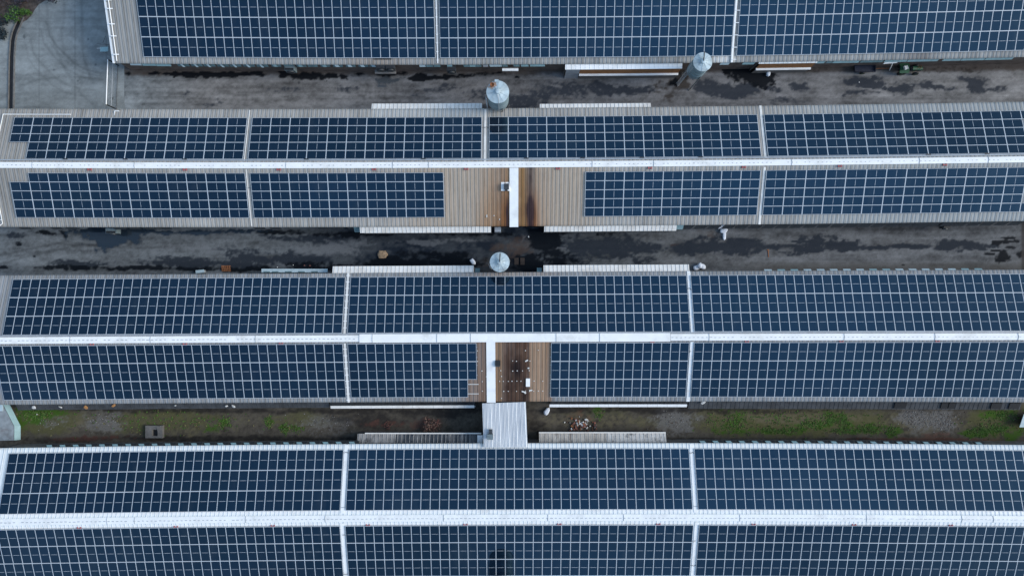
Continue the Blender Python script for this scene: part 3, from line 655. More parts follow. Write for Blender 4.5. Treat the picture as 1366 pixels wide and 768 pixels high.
# gutter-like walk strip beside the second barn's ridge, north side
mb = MB(); strip_on(2, mb, ('N', .905), ('N', .925), .09, 'galv', X0=b.x0 + .2, X1=b.x1 - .2); mb.build('cable_tray', ROOT[2])
mb = MB(); strip_on(3, mb, ('N', .925), ('N', .94), .06, 'galv', X0=B[3].x0 + .2, X1=B[3].x1 - .2); mb.build('cable_tray', ROOT[3])
mb = MB(); strip_on(4, mb, ('N', .845), ('N', .856), .06, 'galv', X0=B[4].x0 + .2, X1=B[4].x1 - .2); mb.build('cable_tray', ROOT[4])
for px in (88, 168, 247, 409, 565, 702, 777, 856, 934, 1238, 1316):
    mb = MB(); X = b.X_at(px, .9); mb.box(b.pt('N', X, .90, .12), (.5, .12, .1), 'dark'); mb.build('junction_box', ROOT[2])
# rail with brackets down the gable of the top barn
b = B[1]; mb = MB(); X = b.x0 + .48
mb.tube([b.pt('S', X, .03, .22), b.pt('S', X, 1, .22)], .05, 'white_clean', 6); o = mb.build('gable_rail', ROOT[1])
for py in (0.5, 12, 32.5, 48.5, 73):
    t = b.t_at('S', py, 150); mb = MB(); mb.box(b.pt('S', X, t, .2), (.62, .10, .08), 'white_clean'); mb.box(b.pt('S', X, t, .1), (.1, .1, .2), 'white_clean'); mb.build('rail_bracket', o)

M['seam'] = mat('grimy_sheet_seam', (.50, .47, .43), .8, 0, .25, 3)
# ---- lean-to roofs, cooling pads, shutters
def lean_to(k, side, px0, px1, pyo, zo, m, tone=None, zi=None, drop=.9, pyi=None, name='lean_to', rib=None):
    """low canopy against the eave: outer edge at photo row pyo and height zo"""
    b = B[k]; zi = b.ze - .12 if zi is None else zi; mb = MB(); sg = -1 if side == 'S' else 1
    x0 = (px0 - CX) * (HC - zo) / F; x1 = (px1 - CX) * (HC - zo) / F; n = max(2, int((x1 - x0) / 3)); xs = np.linspace(x0, x1, n + 1)
    ymid = -(pyo - CY) * (HC - zo) / F; xm = (x0 + x1) / 2; off = ymid - b.eave(side, xm)
    for a, c in zip(xs[:-1], xs[1:]):
        a, c = float(a), float(c)
        ins = -sg * .16 if pyi is None else (-(pyi - CY) * (HC - zi) / F - b.eave(side, xm))
        q = [(a, b.eave(side, a) + off, zo), (c, b.eave(side, c) + off, zo), (c, b.eave(side, c) + ins, zi), (a, b.eave(side, a) + ins, zi)]
        if side == 'N': q = [q[1], q[0], q[3], q[2]]
        mb.slab(q, .05, m)
    x = x0 + .2
    while x < x1:      # sheet laps
        p = Vector((x, b.eave(side, x) + off, zo + .008)); q = Vector((x, b.eave(side, x) + (-sg * .16 if pyi is None else ins), zi + .008))
        mb.tube([p, q], .022 if rib is None else .03, rib or m, 5); x += .52 if rib is None else .46
    o = mb.build(name, ROOT[k])
    wl = MB()
    for a, c in zip(xs[:-1], xs[1:]):
        a, c = float(a), float(c); yo = -sg * .12
        q = [(a, b.eave(side, a) + off + yo, zo - drop), (c, b.eave(side, c) + off + yo, zo - drop), (c, b.eave(side, c) + off + yo, zo - .07), (a, b.eave(side, a) + off + yo, zo - .07)]
        wl.face(q if side == 'S' else q[::-1], tone or 'greywall')
    for a, fl in ((x0 + .03, 1), (x1 - .03, -1)):
        q = [(a, b.eave(side, a) + off - sg * .12, 0), (a, b.eave(side, a) - sg * .2, 0), (a, b.eave(side, a) - sg * .2, zi - .07), (a, b.eave(side, a) + off - sg * .12, zo - .07)]
        wl.face(q, tone or 'greywall')
    wl.build('lean_to_wall', o)
    return o, off
lean_to(2, 'N', 496, 643, 138.2, 2.9, 'offwhite', drop=2.9, rib='seam')
lean_to(2, 'N', 720, 868, 138.3, 2.9, 'offwhite', drop=2.9, rib='seam')
lean_to(2, 'S', 480.5, 655, 310.5, 2.8, 'offwhite', drop=2.8, rib='seam')
lean_to(2, 'S', 726, 902, 308.5, 2.8, 'offwhite', drop=2.8, rib='seam')
lean_to(3, 'N', 444, 632, 354.6, 2.9, 'offwhite', drop=2.9, rib='seam')
lean_to(3, 'N', 725, 919, 353.2, 2.9, 'offwhite', drop=2.9, rib='seam')
# barn 1 canopies with the brown cooling pads on the face below
for px0, px1, pyo, pp0 in ((754, 910, 92.5, 774), (1012, 1090, 84.8, 1014)):
    b = B[1]; o, off = lean_to(1, 'S', px0, px1, pyo, 3.0, 'white_clean' if px0 < 800 else 'white', drop=.12)
    z1, z0 = 2.85, 1.55; xa = (pp0 - CX) * (HC - z1) / F; xb = (px1 - 1.5 - CX) * (HC - z1) / F; n = 8; xs = np.linspace(xa, xb, n + 1); mb = MB(); lip = MB()
    for a, c in zip(xs[:-1], xs[1:]):
        a, c = float(a), float(c); ya, yc = b.eave('S', a) + off + .06, b.eave('S', c) + off + .06
        mb.face([(a, ya - .10, z0), (c, yc - .10, z0), (c, yc, z1), (a, ya, z1)], 'pad')
        lip.slab([(a, ya - .32, z0), (c, yc - .32, z0), (c, yc - .06, z0 + .02), (a, ya - .06, z0 + .02)], .14, 'white_clean')
        lip.face([(a, ya - .18, 0), (c, yc - .18, 0), (c, yc - .14, z0 - .12), (a, ya - .14, z0 - .12)], 'concrete')
    if px0 < 800:
        a = (px0 - CX) * (HC - z1) / F + .1; ya = b.eave('S', a) + off + .05; c = xa - .02
        lip.face([(a, ya - .12, 0), (c, ya - .12, 0), (c, ya, z1), (a, ya, z1)], 'galv')
    mb.build('cooling_pad', o); lip.build('pad_trough', o)
# low dark ledge and thin canopies along the third barn's south wall
def ledge(px0, px1, pyo, zo, m, zi, name='side_ledge', px_thick=None):
    return lean_to(3, 'S', px0, px1, pyo, zo, m, zi=zi, drop=zo, name=name, tone='ledge')
b3 = B[3]
for px0, px1 in ((24, 440), (918, 1360)):
    ledge(px0, px1, 544.5 + (.8 if px0 > 500 else .4), .9, 'ledge', 1.5)
ledge(441, 634, 541.0, 1.0, 'ledge', 1.5); ledge(734, 917, 540.5, 1.0, 'ledge', 1.5)
for px0, px1, py in ((441, 633, 542.6), (733, 916.5, 541.0)):
    mb = MB(); z = 1.75; xs = np.linspace((px0 - CX) * (HC - z) / F, (px1 - CX) * (HC - z) / F, 15); ym = -(py - CY) * (HC - z) / F; off = ym - b3.eave('S', float(xs[7]))
    for a, c in zip(xs[:-1], xs[1:]):
        a, c = float(a), float(c)
        mb.slab([(a, b3.eave('S', a) + off - .14, z - .03), (c - .02, b3.eave('S', c) + off - .14, z - .03), (c - .02, b3.eave('S', c) + off + .18, z + .03), (a, b3.eave('S', a) + off + .18, z + .03)], .06, 'white' if px0 > 700 else 'offwhite')
    o = mb.build('lean_to_edge', ROOT[3])
    pst = MB()
    for a in xs[::2]:
        pst.box((float(a) + .05, b3.eave('S', float(a)) + off, z / 2 - .1), (.08, .08, z - .2), 'galv')
    pst.build('edge_post', o)
for px in (1196, 1203, 1258, 1268, 1327, 1351):      # dark openings in the ledge
    z = .95; X = (px - CX) * (HC - z) / F; mb = MB()
    mb.box((X, b3.eave('S', X) - .75, z + .24), (.75 if px < 1320 else 1.2, .8, .1), 'black', mtx=Matrix.Rotation(R(24), 4, 'X')); mb.build('wall_opening', ROOT[3])
# stained low canopies along the fourth barn's north wall
dl = mat('soot_stained_sheet', (.27, .26, .25), .8, 0, .4, 1.3, stretch=(1.6, .5, 1), dirt=(.02, .02, .024), dirt_amt=.95)
M['stained'] = dl
M['darkblue_sheet'] = mat('damp_dark_sheet', (.035, .042, .052), .6, 0, .5, 1.6, stretch=(2.2, .3, 1), dirt=(.22, .21, .20), dirt_amt=.6)
M['stained_white'] = mat('soot_flecked_white_sheet', (.52, .51, .49), .7, 0, .18, 2.2, dirt=(.02, .02, .025), dirt_amt=.95)
M['stained_cream'] = mat('soiled_cream_sheet', (.42, .39, .35), .75, 0, .35, 1.6, stretch=(2.2, .3, 1), dirt=(.10, .08, .075), dirt_amt=.75)
M['palerib'] = mat('pale_worn_rib', (.42, .41, .39), .7, 0, .4, .7, dirt=(.05, .055, .065), dirt_amt=.95)
for px0, px1, m in ((477, 528, 'stained'), (528.4, 640, 'darkblue_sheet')):
    lean_to(4, 'N', px0, px1, 578.0, 1.75, m, zi=2.2, drop=1.75, tone='ledge', rib=('palerib' if px0 < 700 else 'seam'))
for px0, px1, m in ((719, 808, 'stained_cream'), (808.4, 888, 'stained_white')):
    lean_to(4, 'N', px0, px1, 577.2, 1.75, m, zi=2.2, drop=1.75, tone='ledge', rib=('palerib' if px0 < 700 else 'seam'))
for px0, px1, py in ((487, 642, 577.6), (719, 888, 576.6)):
    mb = MB(); z = 1.86; xa, xb = (px0 - CX) * (HC - z) / F, (px1 - CX) * (HC - z) / F; y = -(py - CY) * (HC - z) / F
    mb.box(((xa + xb) / 2, y, z), (xb - xa, .13, .08), 'offwhite'); mb.build('lean_to_edge', ROOT[4])
mb = MB(); z = 2.1; p = P(640.5, 585.5, z); mb.box(p, (.62, .95, .4), 'white'); mb.box(p + Vector((0, 0, -1.15)), (.5, .8, 1.9), 'greywall'); mb.build('white_end_box', ROOT[4])

# shutters: flaps that hang out from the eaves
def shutter(k, side, px0, px1, zt, zb, out, m, inset=.10, skew=0.0):
    b = B[k]; sg = -1 if side == 'S' else 1
    x0 = (px0 - CX) * (HC - zt) / F; x1 = (px1 - CX) * (HC - zt) / F
    mb = MB(); y0, y1 = b.eave(side, x0), b.eave(side, x1)
    q = [(x0 + skew, y0 + sg * out, zb), (x1 + skew, y1 + sg * out, zb), (x1, y1 - sg * inset, zt), (x0, y0 - sg * inset, zt)]
    if side == 'N': q = [q[1], q[0], q[3], q[2]]
    mb.slab(q, .04, m); return mb.build('shutter', ROOT[k])
# top barn, south side
for x0, x1, out, zb, m in ((172, 187, .02, 2.7, 'teal_pale'), (188, 206, .04, 2.65, 'teal'), (206.5, 226, .06, 2.6, 'teal')): shutter(1, 'S', x0, x1, 3.05, zb, out, m, .25)
for i, x0 in enumerate((234, 252, 269, 287, 304, 322, 340)):
    shutter(1, 'S', x0, x0 + 15.5, 3.0, 2.3, -.04, 'teal_dark', .25); shutter(1, 'S', x0 + 3, x0 + 6, 3.05, 2.5, .10, 'teal_pale', .25, .35)
for i, x0 in enumerate((360, 377, 394, 409, 426, 443, 460, 477, 492)):
    shutter(1, 'S', x0, x0 + 13, 3.0, 2.4, -.02, 'teal_dark', .25)
    if i % 2 == 0 or i > 4: shutter(1, 'S', x0 + 1, x0 + 6, 3.05, 2.65, .06, 'teal' if i < 5 else 'teal_pale', .25, .25)
for x0, x1, m in ((558, 566, 'teal_pale'), (567, 576, 'teal_dark'), (577, 586, 'teal_dark'), (595, 602, 'teal'), (617, 625, 'teal_dark'), (625.3, 633, 'teal'), (633.2, 641, 'teal_dark'), (643, 650, 'galv'), (652, 668, 'teal_pale'), (669, 676, 'teal_dark'), (684, 692, 'teal_dark'), (694, 704, 'teal'), (706, 726, 'teal'), (964, 976, 'teal_pale'), (994, 1010, 'teal'), (1091, 1104, 'teal'), (1106, 1114, 'teal_dark'), (1115, 1150, 'teal'), (1152, 1182, 'teal_dark'), (1184, 1214, 'teal'), (1215, 1256, 'teal'), (1262, 1286, 'teal'), (1287, 1318, 'teal'), (1319, 1356, 'teal')):
    shutter(1, 'S', x0, x1, 3.05, 2.68, .06, m, .25, .12 if x0 < 800 else -.25)
# third barn north, small awnings
x = 1021
while x < 1310:
    shutter(3, 'N', x, x + 10, 3.0, 2.6, .20, 'teal_pale' if int(x) % 3 else 'teal', .2); x += 17.6
for x0, x1 in ((633, 640), (716.5, 723)): shutter(3, 'N', x0, x1, 3.0, 2.3, .5, 'teal_dark', .2)
# second barn south, dark flaps
for x0 in np.arange(914, 1360, 18.4):
    shutter(2, 'S', x0, x0 + 15.5, 2.9, 1.9, .34, 'dark', .2, -.4)
for x0 in np.arange(20, 470, 21.0):
    if random.random() < .7: shutter(2, 'S', x0, x0 + 15, 2.9, 2.1, .16, 'dark', .2, .2)
shutter(2, 'S', 471, 480, 3.0, 2.2, .5, 'teal_dark', .2); shutter(2, 'S', 902.5, 913, 3.0, 2.2, .4, 'teal', .2)
# fourth barn north, row of whitish teal flaps
for x0 in list(np.arange(62, 470, 17.6)) + list(np.arange(936, 1310, 17.6)):
    shutter(4, 'N', x0 - 4, x0 + 11, 2.9, 2.3, .16, 'dark', .2); shutter(4, 'N', x0 + 1, x0 + 8, 2.95, 2.65, .13, 'teal', .2, -.3)
# fan hoods and odd fittings on the walls
b = B[1]
def hood(k, side, px, out, w, d, h, z, m):
    b = B[k]; X = (px - CX) * (HC - z) / F; sg = -1 if side == 'S' else 1; mb = MB(); y = b.eave(side, X) + sg * out
    mb.box((X, y, z - h / 2), (w, d, h), m); mb.box((X, y + sg * d * .3, z + .05), (w * .84, d * .35, .1), 'black')
    mb.tube([(X, y + sg * d * .5, z - h / 2), (X, y + sg * (d * .5 + .12), z - h / 2)], min(w, h) * .4, 'dark', 14)
    return mb.build('fan_hood', ROOT[k])
hood(1, 'S', 386, .10, 1.1, .6, 1.0, 2.5, 'hood')
for px in (507, 520): hood(1, 'S', px, .02, 1.0, .75, 1.1, 3.2, 'dark')
mb = MB(); X = (514 - CX) * (HC - 2) / F; mb.box((X, b.eave('S', X) - .35, 1.9), (2.4, .5, .25), 'greywall'); mb.box((X, b.eave('S', X) + .55, 3.52), (1.9, .08, .12), 'black'); mb.build('fan_shelf', ROOT[1])
hood(1, 'S', 602, .12, 1.0, .8, 1.0, 2.7, 'dark')
mb = MB(); z = 2.3; X0, X1 = (670 - CX) * (HC - z) / F, (691.5 - CX) * (HC - z) / F; mb.tube([(X0, b.eave('S', X0) - .28, z), (X1, b.eave('S', X1) - .28, z)], .18, 'white_clean', 12); mb.build('duct_tube', ROOT[1])
hood(2, 'S', 148, .25, 1.25, .6, .9, 1.6, 'hood'); hood(2, 'S', 1263, .25, .9, .6, .7, 1.6, 'dark')
mb = MB(); p = P(664, 306, 1.6); mb.box(p + Vector((0, 0, -.8)), (.7, .55, 1.6), 'galv'); mb.build('meter_cabinet', ROOT[2])
for px0, px1 in ((653, 682), (702, 726)):
    mb = MB(); X0, X1 = (px0 - CX) * .0855, (px1 - CX) * .0855; mb.box(((X0 + X1) / 2, B[2].eave('S', 0.) + .24, 1.25), (X1 - X0, .1, 2.5), 'black'); mb.build('doorway', ROOT[2])
# low teal bench-like louvre box along the third barn, north
b = B[3]; mb = MB(); z = 1.9; X0, X1 = (349 - CX) * (HC - z) / F, (437 - CX) * (HC - z) / F; y = -(361.0 - CY) * (HC - z) / F
mb.box(((X0 + X1) / 2, y, z), (X1 - X0, .42, .08), 'teal_pale'); mb.box(((X0 + X1) / 2, y - .1, z / 2), (X1 - X0 - .2, .2, z - .1), 'galv'); o = mb.build('louvre_box', ROOT[3])
for px in (356, 367.5, 385, 402.5, 420):
    mb = MB(); X = (px - CX) * (HC - z) / F; mb.box((X, y - .12, z + .05), (.72, .14, .05), 'teal_dark'); mb.build('slot', o)
# ================================================================== SOLAR ARRAYS
def panel_mesh(W, L):
    mb = MB(); z = .045; x, y = W / 2, L / 2; xi, yi = x - .033, y - .043; g = .017
    mb.poly([(-x, -y, z), (x, -y, z), (x, y, z), (-x, y, z), (-xi, -yi, z), (xi, -yi, z), (xi, yi, z), (-xi, yi, z)],
            [(0, 1, 5, 4), (1, 2, 6, 5), (2, 3, 7, 6), (3, 0, 4, 7)], 'alu')
    zi = z - .004; d = .30
    mb.face([(-xi, -yi, zi), (xi, -yi, zi), (xi, -g, zi), (-xi, -g, zi)], 'glass')
    mb.face([(-xi, g, zi), (xi, g, zi), (xi, yi, zi), (-xi, yi, zi)], 'glass')
    mb.face([(-xi, -g, zi), (-d, -g, zi), (-d, g, zi), (-xi, g, zi)], 'busbar_dim'); mb.face([(d, -g, zi), (xi, -g, zi), (xi, g, zi), (d, g, zi)], 'busbar_dim')
    mb.face([(-d, -g, zi), (d, -g, zi), (d, g, zi), (-d, g, zi)], 'busbar')
    for a, c in (((-x, -y), (x, -y)), ((x, -y), (x, y)), ((x, y), (-x, y)), ((-x, y), (-x, -y))):
        mb.face([(a[0], a[1], 0), (c[0], c[1], 0), (c[0], c[1], z), (a[0], a[1], z)], 'alu')
    mb.face([(-x, -y, 0), (-x, y, 0), (x, y, 0), (x, -y, 0)], 'dark')
    me = bpy.data.meshes.new('solar_panel'); me.from_pydata(mb.v, [], mb.f)
    for m in mb.mats: me.materials.append(m)
    me.polygons.foreach_set('material_index', mb.m); me.update(); return me
PW, PL = 1.018, 2.135
PMESH = panel_mesh(PW, PL)
def solar_array(k, side, px0, px1, ncol, py_e, py_r, nrow, land, label, skip=(), pxref='eave', rails=True):
    """px0/px1 measured on the photo along the edge of the array that lies nearest the eave"""
    b = B[k]; h = .11
    te = b.t_at(side, py_e, 683, h + .04); tr = b.t_at(side, py_r, 683, h + .04)
    X0, X1 = b.X_at(px0, te, h), b.X_at(px1, te, h); dX = (X1 - X0) / ncol; dt = (tr - te) / nrow
    c0 = b.pt(side, (X0 + X1) / 2, (te + tr) / 2, h)
    root = empty('solar_array', c0, label, 'solar array', 'solar arrays on the barn roofs')
    rp = np.random.RandomState(k * 131 + int(px0) + (0 if side == 'N' else 991)); first = True
    for r in range(nrow):
        for c in range(ncol):
            if (r, c) in skip: continue
            Xa, Xb = X0 + c * dX, X0 + (c + 1) * dX; ta, tb = te + r * dt, te + (r + 1) * dt
            p00, p10 = b.pt(side, Xa, ta, h), b.pt(side, Xb, ta, h); p01, p11 = b.pt(side, Xa, tb, h), b.pt(side, Xb, tb, h)
            if topx((p00 + p11) / 2)[0] > 1376 or topx((p00 + p11) / 2)[0] < -10: continue
            cen = (p00 + p10 + p01 + p11) / 4; ex = ((p10 + p11) - (p00 + p01)) / 2; ey = ((p01 + p11) - (p00 + p10)) / 2
            if side == 'N': ex, ey = ex, -ey          # keep the normal pointing up
            sx, sy = ex.length, ey.length; ux = ex.normalized(); uz = ux.cross(ey).normalized(); uy = uz.cross(ux)
            a, q = rp.normal(0, .0028, 2)
            uz = (uz + ux * a + uy * q).normalized(); ux = uy.cross(uz).normalized(); uy = uz.cross(ux)
            if land: col = ((uy * -1 * -1) * 1, ux * -1, uz); sc = (sy / PW * .994, sx / PL * .997)
            else: col = (ux, uy, uz); sc = (sx / PW * .994, sy / PL * .997)
            Mx = Matrix.Identity(4)
            for i in range(3):
                s = sc[i] if i < 2 else 1
                for j in range(3): Mx[j][i] = col[i][j] * s
            Mx.translation = cen
            o = bpy.data.objects.new('solar_panel', PMESH); COL.objects.link(o); o.parent = root
            o.matrix_parent_inverse = Matrix.Identity(4); o.matrix_basis = Matrix.Translation(-c0) @ Mx
    # mounting rails under the panels
    if rails:
        mb = MB()
        for r in range(nrow):
            for f in ((.22, .78) if not land else (.5,)):
                t = te + (r + f) * dt
                xs = np.linspace(X0 - .10, min(X1, b.X_at(1380, te)) + .10, 12)
                cs = [c for c in range(ncol) if (r, c) in skip]
                for a, c in zip(xs[:-1], xs[1:]):
                    a, c = float(a), float(c)
                    if any(a < X0 + (q + 1) * dX and c > X0 + q * dX for q in cs): continue
                    mb.tube([b.pt(side, a, t, .075), b.pt(side, c, t, .075)], .025, 'alu', 4)
        mb.build('mounting_rail', root)
    return root
A = 'upright-panel solar array '
# top barn
R1 = (77.3, -3.9, 3, False)
solar_array(1, 'S', 192, 580.9, 32, *R1, A + 'on the top barn, left end beside the bare grey gable strip')
solar_array(1, 'S', 587.4, 975, 32, *R1, A + 'on the top barn, middle section ending at the white cable tray')
solar_array(1, 'S', 982, 1378, 32, *R1, A + 'on the top barn, right of the white cable tray')
# second barn
Ls = 'sideways-panel solar array '
RN = (155.9, 211.2, 5, True); RS = (289.5, 229.8, 5, True)
solar_array(2, 'N', 19.5, 330.2, 12, *RN, Ls + 'above the bright ridge, leftmost, two panels missing at its lower corner', skip=((3, 0), (4, 0)))
solar_array(2, 'N', 336.7, 642.9, 12, *RN, Ls + 'above the bright ridge, second from left, ending left of the rusty-topped silo')
solar_array(2, 'N', 652.5, 1010, 14, *RN, Ls + 'just below the rusty-topped silo, mirroring it in its corner')
solar_array(2, 'N', 1018.6, 1387, 14, *RN, Ls + 'above the bright ridge strip, cut by the right edge of the photo')
solar_array(2, 'S', 22.1, 332.8, 12, *RS, Ls + 'below the bright ridge, leftmost, one panel missing at its upper corner', skip=((4, 0),))
solar_array(2, 'S', 339, 593.1, 10, *RS, Ls + 'directly left of the light brown rusty roof patch')
solar_array(2, 'S', 779.5, 1009.4, 9, *RS, Ls + 'directly right of the light brown rusty roof patch')
solar_array(2, 'S', 1016.7, 1386, 14, *RS, Ls + 'below the bright ridge strip, cut by the right edge of the photo')
# third barn
RN = (368.3, 443.3, 3, False); RS = (529.5, 457.5, 3, False)
solar_array(3, 'N', 17.7, 461, 36, *RN, A + 'on the upper slope of the third barn, left section')
solar_array(3, 'N', 468, 915.7, 37, *RN, A + 'below the small round silo, middle of its barn')
solar_array(3, 'N', 921, 1384, 37, *RN, A + 'on the upper slope of the third barn, right section')
solar_array(3, 'S', 5.5, 461.9, 37, *RS, A + 'on the lower slope of the third barn, left section')
solar_array(3, 'S', 468.4, 636.4, 14, *RS, A + 'left of the scorched roof patch, one corner panel missing', skip=((0, 13),))
solar_array(3, 'S', 734.2, 914.6, 15, *RS, A + 'right of the scorched brown roof patch, a short block')
solar_array(3, 'S', 920.9, 1381, 37, *RS, A + 'on the lower slope of the third barn, right section')
# fourth barn
RN = (598.1, 679.5, 3, False); RS = (767.4, 700.1, 3, False)
solar_array(4, 'N', 12.5, 458.5, 36, *RN, A + 'on the white-roofed bottom barn, upper slope, left section')
solar_array(4, 'N', 465.8, 918.8, 37, *RN, A + 'below the white shed roof, upper slope of the bottom barn')
solar_array(4, 'N', 925.8, 1388, 37, *RN, A + 'on the white-roofed bottom barn, upper slope, right section')
solar_array(4, 'S', -2, 458.3, 37, *RS, A + 'on the white-roofed bottom barn, lower slope, left section')
solar_array(4, 'S', 465.2, 919.9, 37, *RS, A + 'at the middle of the photo bottom edge, mirroring a dark silo')
solar_array(4, 'S', 927.4, 1390, 37, *RS, A + 'on the white-roofed bottom barn, lower slope, right section')
# ================================================================== SILOS
def silo(px, py, zt, zb, rad, label, rusty=False, pipe=None, legrot=.4):
    c = P(px, py, zt); c.z = 0; zc = zt + rad * .22
    root = empty('feed_silo', c, label, 'silo', 'round feed silos beside the barns')
    mb = MB(); prof = [(rad, zb)]
    nb = max(3, int((zt - zb) / .75))
    for i in range(nb):
        z0 = zb + (zt - zb) * i / nb; z1 = zb + (zt - zb) * (i + 1) / nb
        prof += [(rad, z0 + .03), (rad, z1 - .03), (rad + .025, z1)]
    mb.lathe(c, prof, 'silo', 40); mb.build('tank', root)
    mb = MB(); mb.lathe(c, [(rad + .07, zt - .06), (rad + .08, zt), (rad * .6, zt + (zc - zt) * .42), (.24, zc)], 'silo_roof', 40, False)
    o = mb.build('cone_roof', root)
    s = MB()
    for i in range(10):
        a = 2 * math.pi * i / 10 + .2
        s.tube([c + Vector((math.cos(a) * .25, math.sin(a) * .25, zc + .01)), c + Vector((math.cos(a) * (rad + .06), math.sin(a) * (rad + .06), zt + .02))], .013, 'silo_roof', 4)
    s.build('roof_seam', o)
    if rusty:
        q = MB(); a0, a1 = 1.75, 2.75
        vs = [];
        for i in range(9):
            a = a0 + (a1 - a0) * i / 8; k = .25 + .10 * math.sin(i * 2.1)
            vs.append((c + Vector((math.cos(a) * rad * (k + .2), math.sin(a) * rad * (k + .2), zt + (zc - zt) * (1 - k - .2) + .012)), c + Vector((math.cos(a) * (rad + .05), math.sin(a) * (rad + .05), zt + .015))))
        for i in range(0, 8):
            if i in (2, 5): continue
            q.face([vs[i][0], vs[i][1], vs[i + 1][1], vs[i + 1][0]], 'rustpatch')
        q.build('rust_patch', o)
    mb = MB(); mb.lathe(c, [(.27, zc - .05), (.27, zc + .10), (.22, zc + .13), (.001, zc + .14)], 'silo_roof', 20); mb.build('lid', root)
    mb = MB(); mb.lathe(c, [(.16, max(.7, zb - rad * .6)), (rad * .7, zb - .12), (rad - .01, zb)], 'silo', 40); mb.tube([c + Vector((0, 0, max(.3, zb - rad * .6 - .5))), c + Vector((0, 0, max(.75, zb - rad)))], .15, 'galv', 10); mb.build('hopper', root)
    for i in range(4):
        a = legrot + math.pi / 2 * i; d = Vector((math.cos(a), math.sin(a), 0)); mb = MB()
        mb.box(c + d * (rad + .06) + Vector((0, 0, (zb + .8) / 2)), (.08, .08, zb + .8), 'leg_steel', a); mb.box(c + d * (rad + .06) + Vector((0, 0, .03)), (.3, .3, .06), 'concrete', a)
        mb.build('leg', root)
    mb = MB(); a = 3.5; d = Vector((math.cos(a), math.sin(a), 0)); t = Vector((-d.y, d.x, 0))
    for sg in (-1, 1): mb.tube([c + d * (rad + .22) + t * .2 * sg, c + d * (rad + .22) + t * .2 * sg + Vector((0, 0, zt - .1))], .022, 'galv', 5)
    z = .4
    while z < zt - .2: mb.tube([c + d * (rad + .22) - t * .2 + Vector((0, 0, z)), c + d * (rad + .22) + t * .2 + Vector((0, 0, z))], .014, 'galv', 4); z += .32
    mb.build('ladder', root)
    if rusty:
        mb = MB(); h = c + Vector((-rad * .52, rad * .62, zt + .12)); mb.lathe(h, [(.24, 0), (.24, .16), (.19, .17), (.19, .05), (0.001, .05)], 'rust', 16); mb.build('hatch', root)
        mb = MB(); h = c + Vector((-.12, rad * 1.0, zt + .12)); mb.box(h, (.42, .25, .14), 'silo_roof'); mb.build('hinge_bracket', root)
        mb = MB(); mb.tube([c + Vector((0.05, -.3, zc - .05)), c + Vector((.08, -rad - .03, zt + .05)), c + Vector((.08, -rad - .06, zb))], .03, 'galv', 6); mb.build('cable_pipe', root)
    if pipe:
        mb = MB(); mb.tube([c + Vector((0, 0, zc + .16))] + [c + Vector(p) for p in pipe], .055, 'dark', 8); mb.build('fill_pipe', root)
    return root
M['leg_steel'] = mat('weathered_leg_steel', (.10, .12, .13), .7, .2, .3, 4)
M['rustpatch'] = mat('rust_streaked_roof', (.36, .27, .22), .8, 0, .3, 3, dirt=(.20, .09, .05), dirt_amt=.8)
silo(664.0, 122.8, 7.2, 3.8, 1.14, 'largest pale round silo with rusty hatch on its roof, beside the second barn', rusty=True)
silo(937.5, 82.8, 7.0, 4.0, .94, 'leaning-looking blue grey silo with a dark pipe on its lid, against the top barn', pipe=[(.02, .3, 7.42), (.05, .95, 7.5)])
silo(666.6, 349.6, 6.3, 3.0, .99, 'small round silo seen straight from above with dark pipe, between the middle barns', pipe=[(.02, .3, 6.75), (.06, .95, 6.6)], rusty=False)
silo(667.5, 803, 7.2, 3.4, 1.35, 'silo below the bottom edge of the photo, seen only as a dark reflection in panels')

# ================================================================== SHED BETWEEN THE LOWER BARNS
zn, zs = 3.25, 3.62
q = [P(643.3, 537.7, zn), P(701.3, 535.9, zn), P(703.8, 596.2, zs), P(645.3, 596.4, zs)]
root = empty('link_shed', ((q[0] + q[2]) / 2).xy.to_3d(), 'white corrugated shed roof bridging the gap between the third and fourth barns', 'shed')
mb = MB(); n = 5; W = 10
for i in range(W):
    a, c = i / W, (i + 1) / W
    def pq(u, v, h=0): return (q[0] * (1 - u) + q[1] * u) * (1 - v) + (q[3] * (1 - u) + q[2] * u) * v + Vector((0, 0, h))
    mb.slab([pq(a, 1), pq(c, 1), pq(c, 0), pq(a, 0)], .06, 'shedroof' if 'shedroof' in M else 'white')
o = mb.build('roof', root)
M['shedroof'] = mat('white_corrugated_shed_roof', (.58, .60, .62), .5, 0, .14, .5, stretch=(1, .35, 1), dirt=(.36, .39, .43), dirt_amt=.55)
o.data.materials.clear(); o.data.materials.append(M['shedroof'])
mb = MB()
for i in range(1, 31):
    u = i / 31; r = .032 if i % 3 else .045
    mb.tube([pq(u, .005, .008), pq(u, .995, .008)], r, 'shedroof' if i % 6 else 'white_clean', 5)
mb.build('roof_rib', root)
mb = MB(); ins = .12
for (a, c) in (((ins / 5, .03), (1 - ins / 5, .03)), ((1 - ins / 5, .03), (1 - ins / 5, .97)), ((1 - ins / 5, .97), (ins / 5, .97)), ((ins / 5, .97), (ins / 5, .03))):
    A1, C1 = pq(*a), pq(*c); mb.face([(C1.x, C1.y, 0), (A1.x, A1.y, 0), A1 - Vector((0, 0, .07)), C1 - Vector((0, 0, .07))], 'greywall')
mb.build('wall', root)
p = pq(.17, .64, .18); mb = MB(); mb.box(p, (.36, .5, .34), 'dark'); mb.box(p + Vector((-.06, -.52, .06)), (.6, .55, .42), 'dark'); mb.box(p + Vector((-.06, -.52, .29)), (.66, .6, .04), 'hood'); mb.build('roof_vent', root)

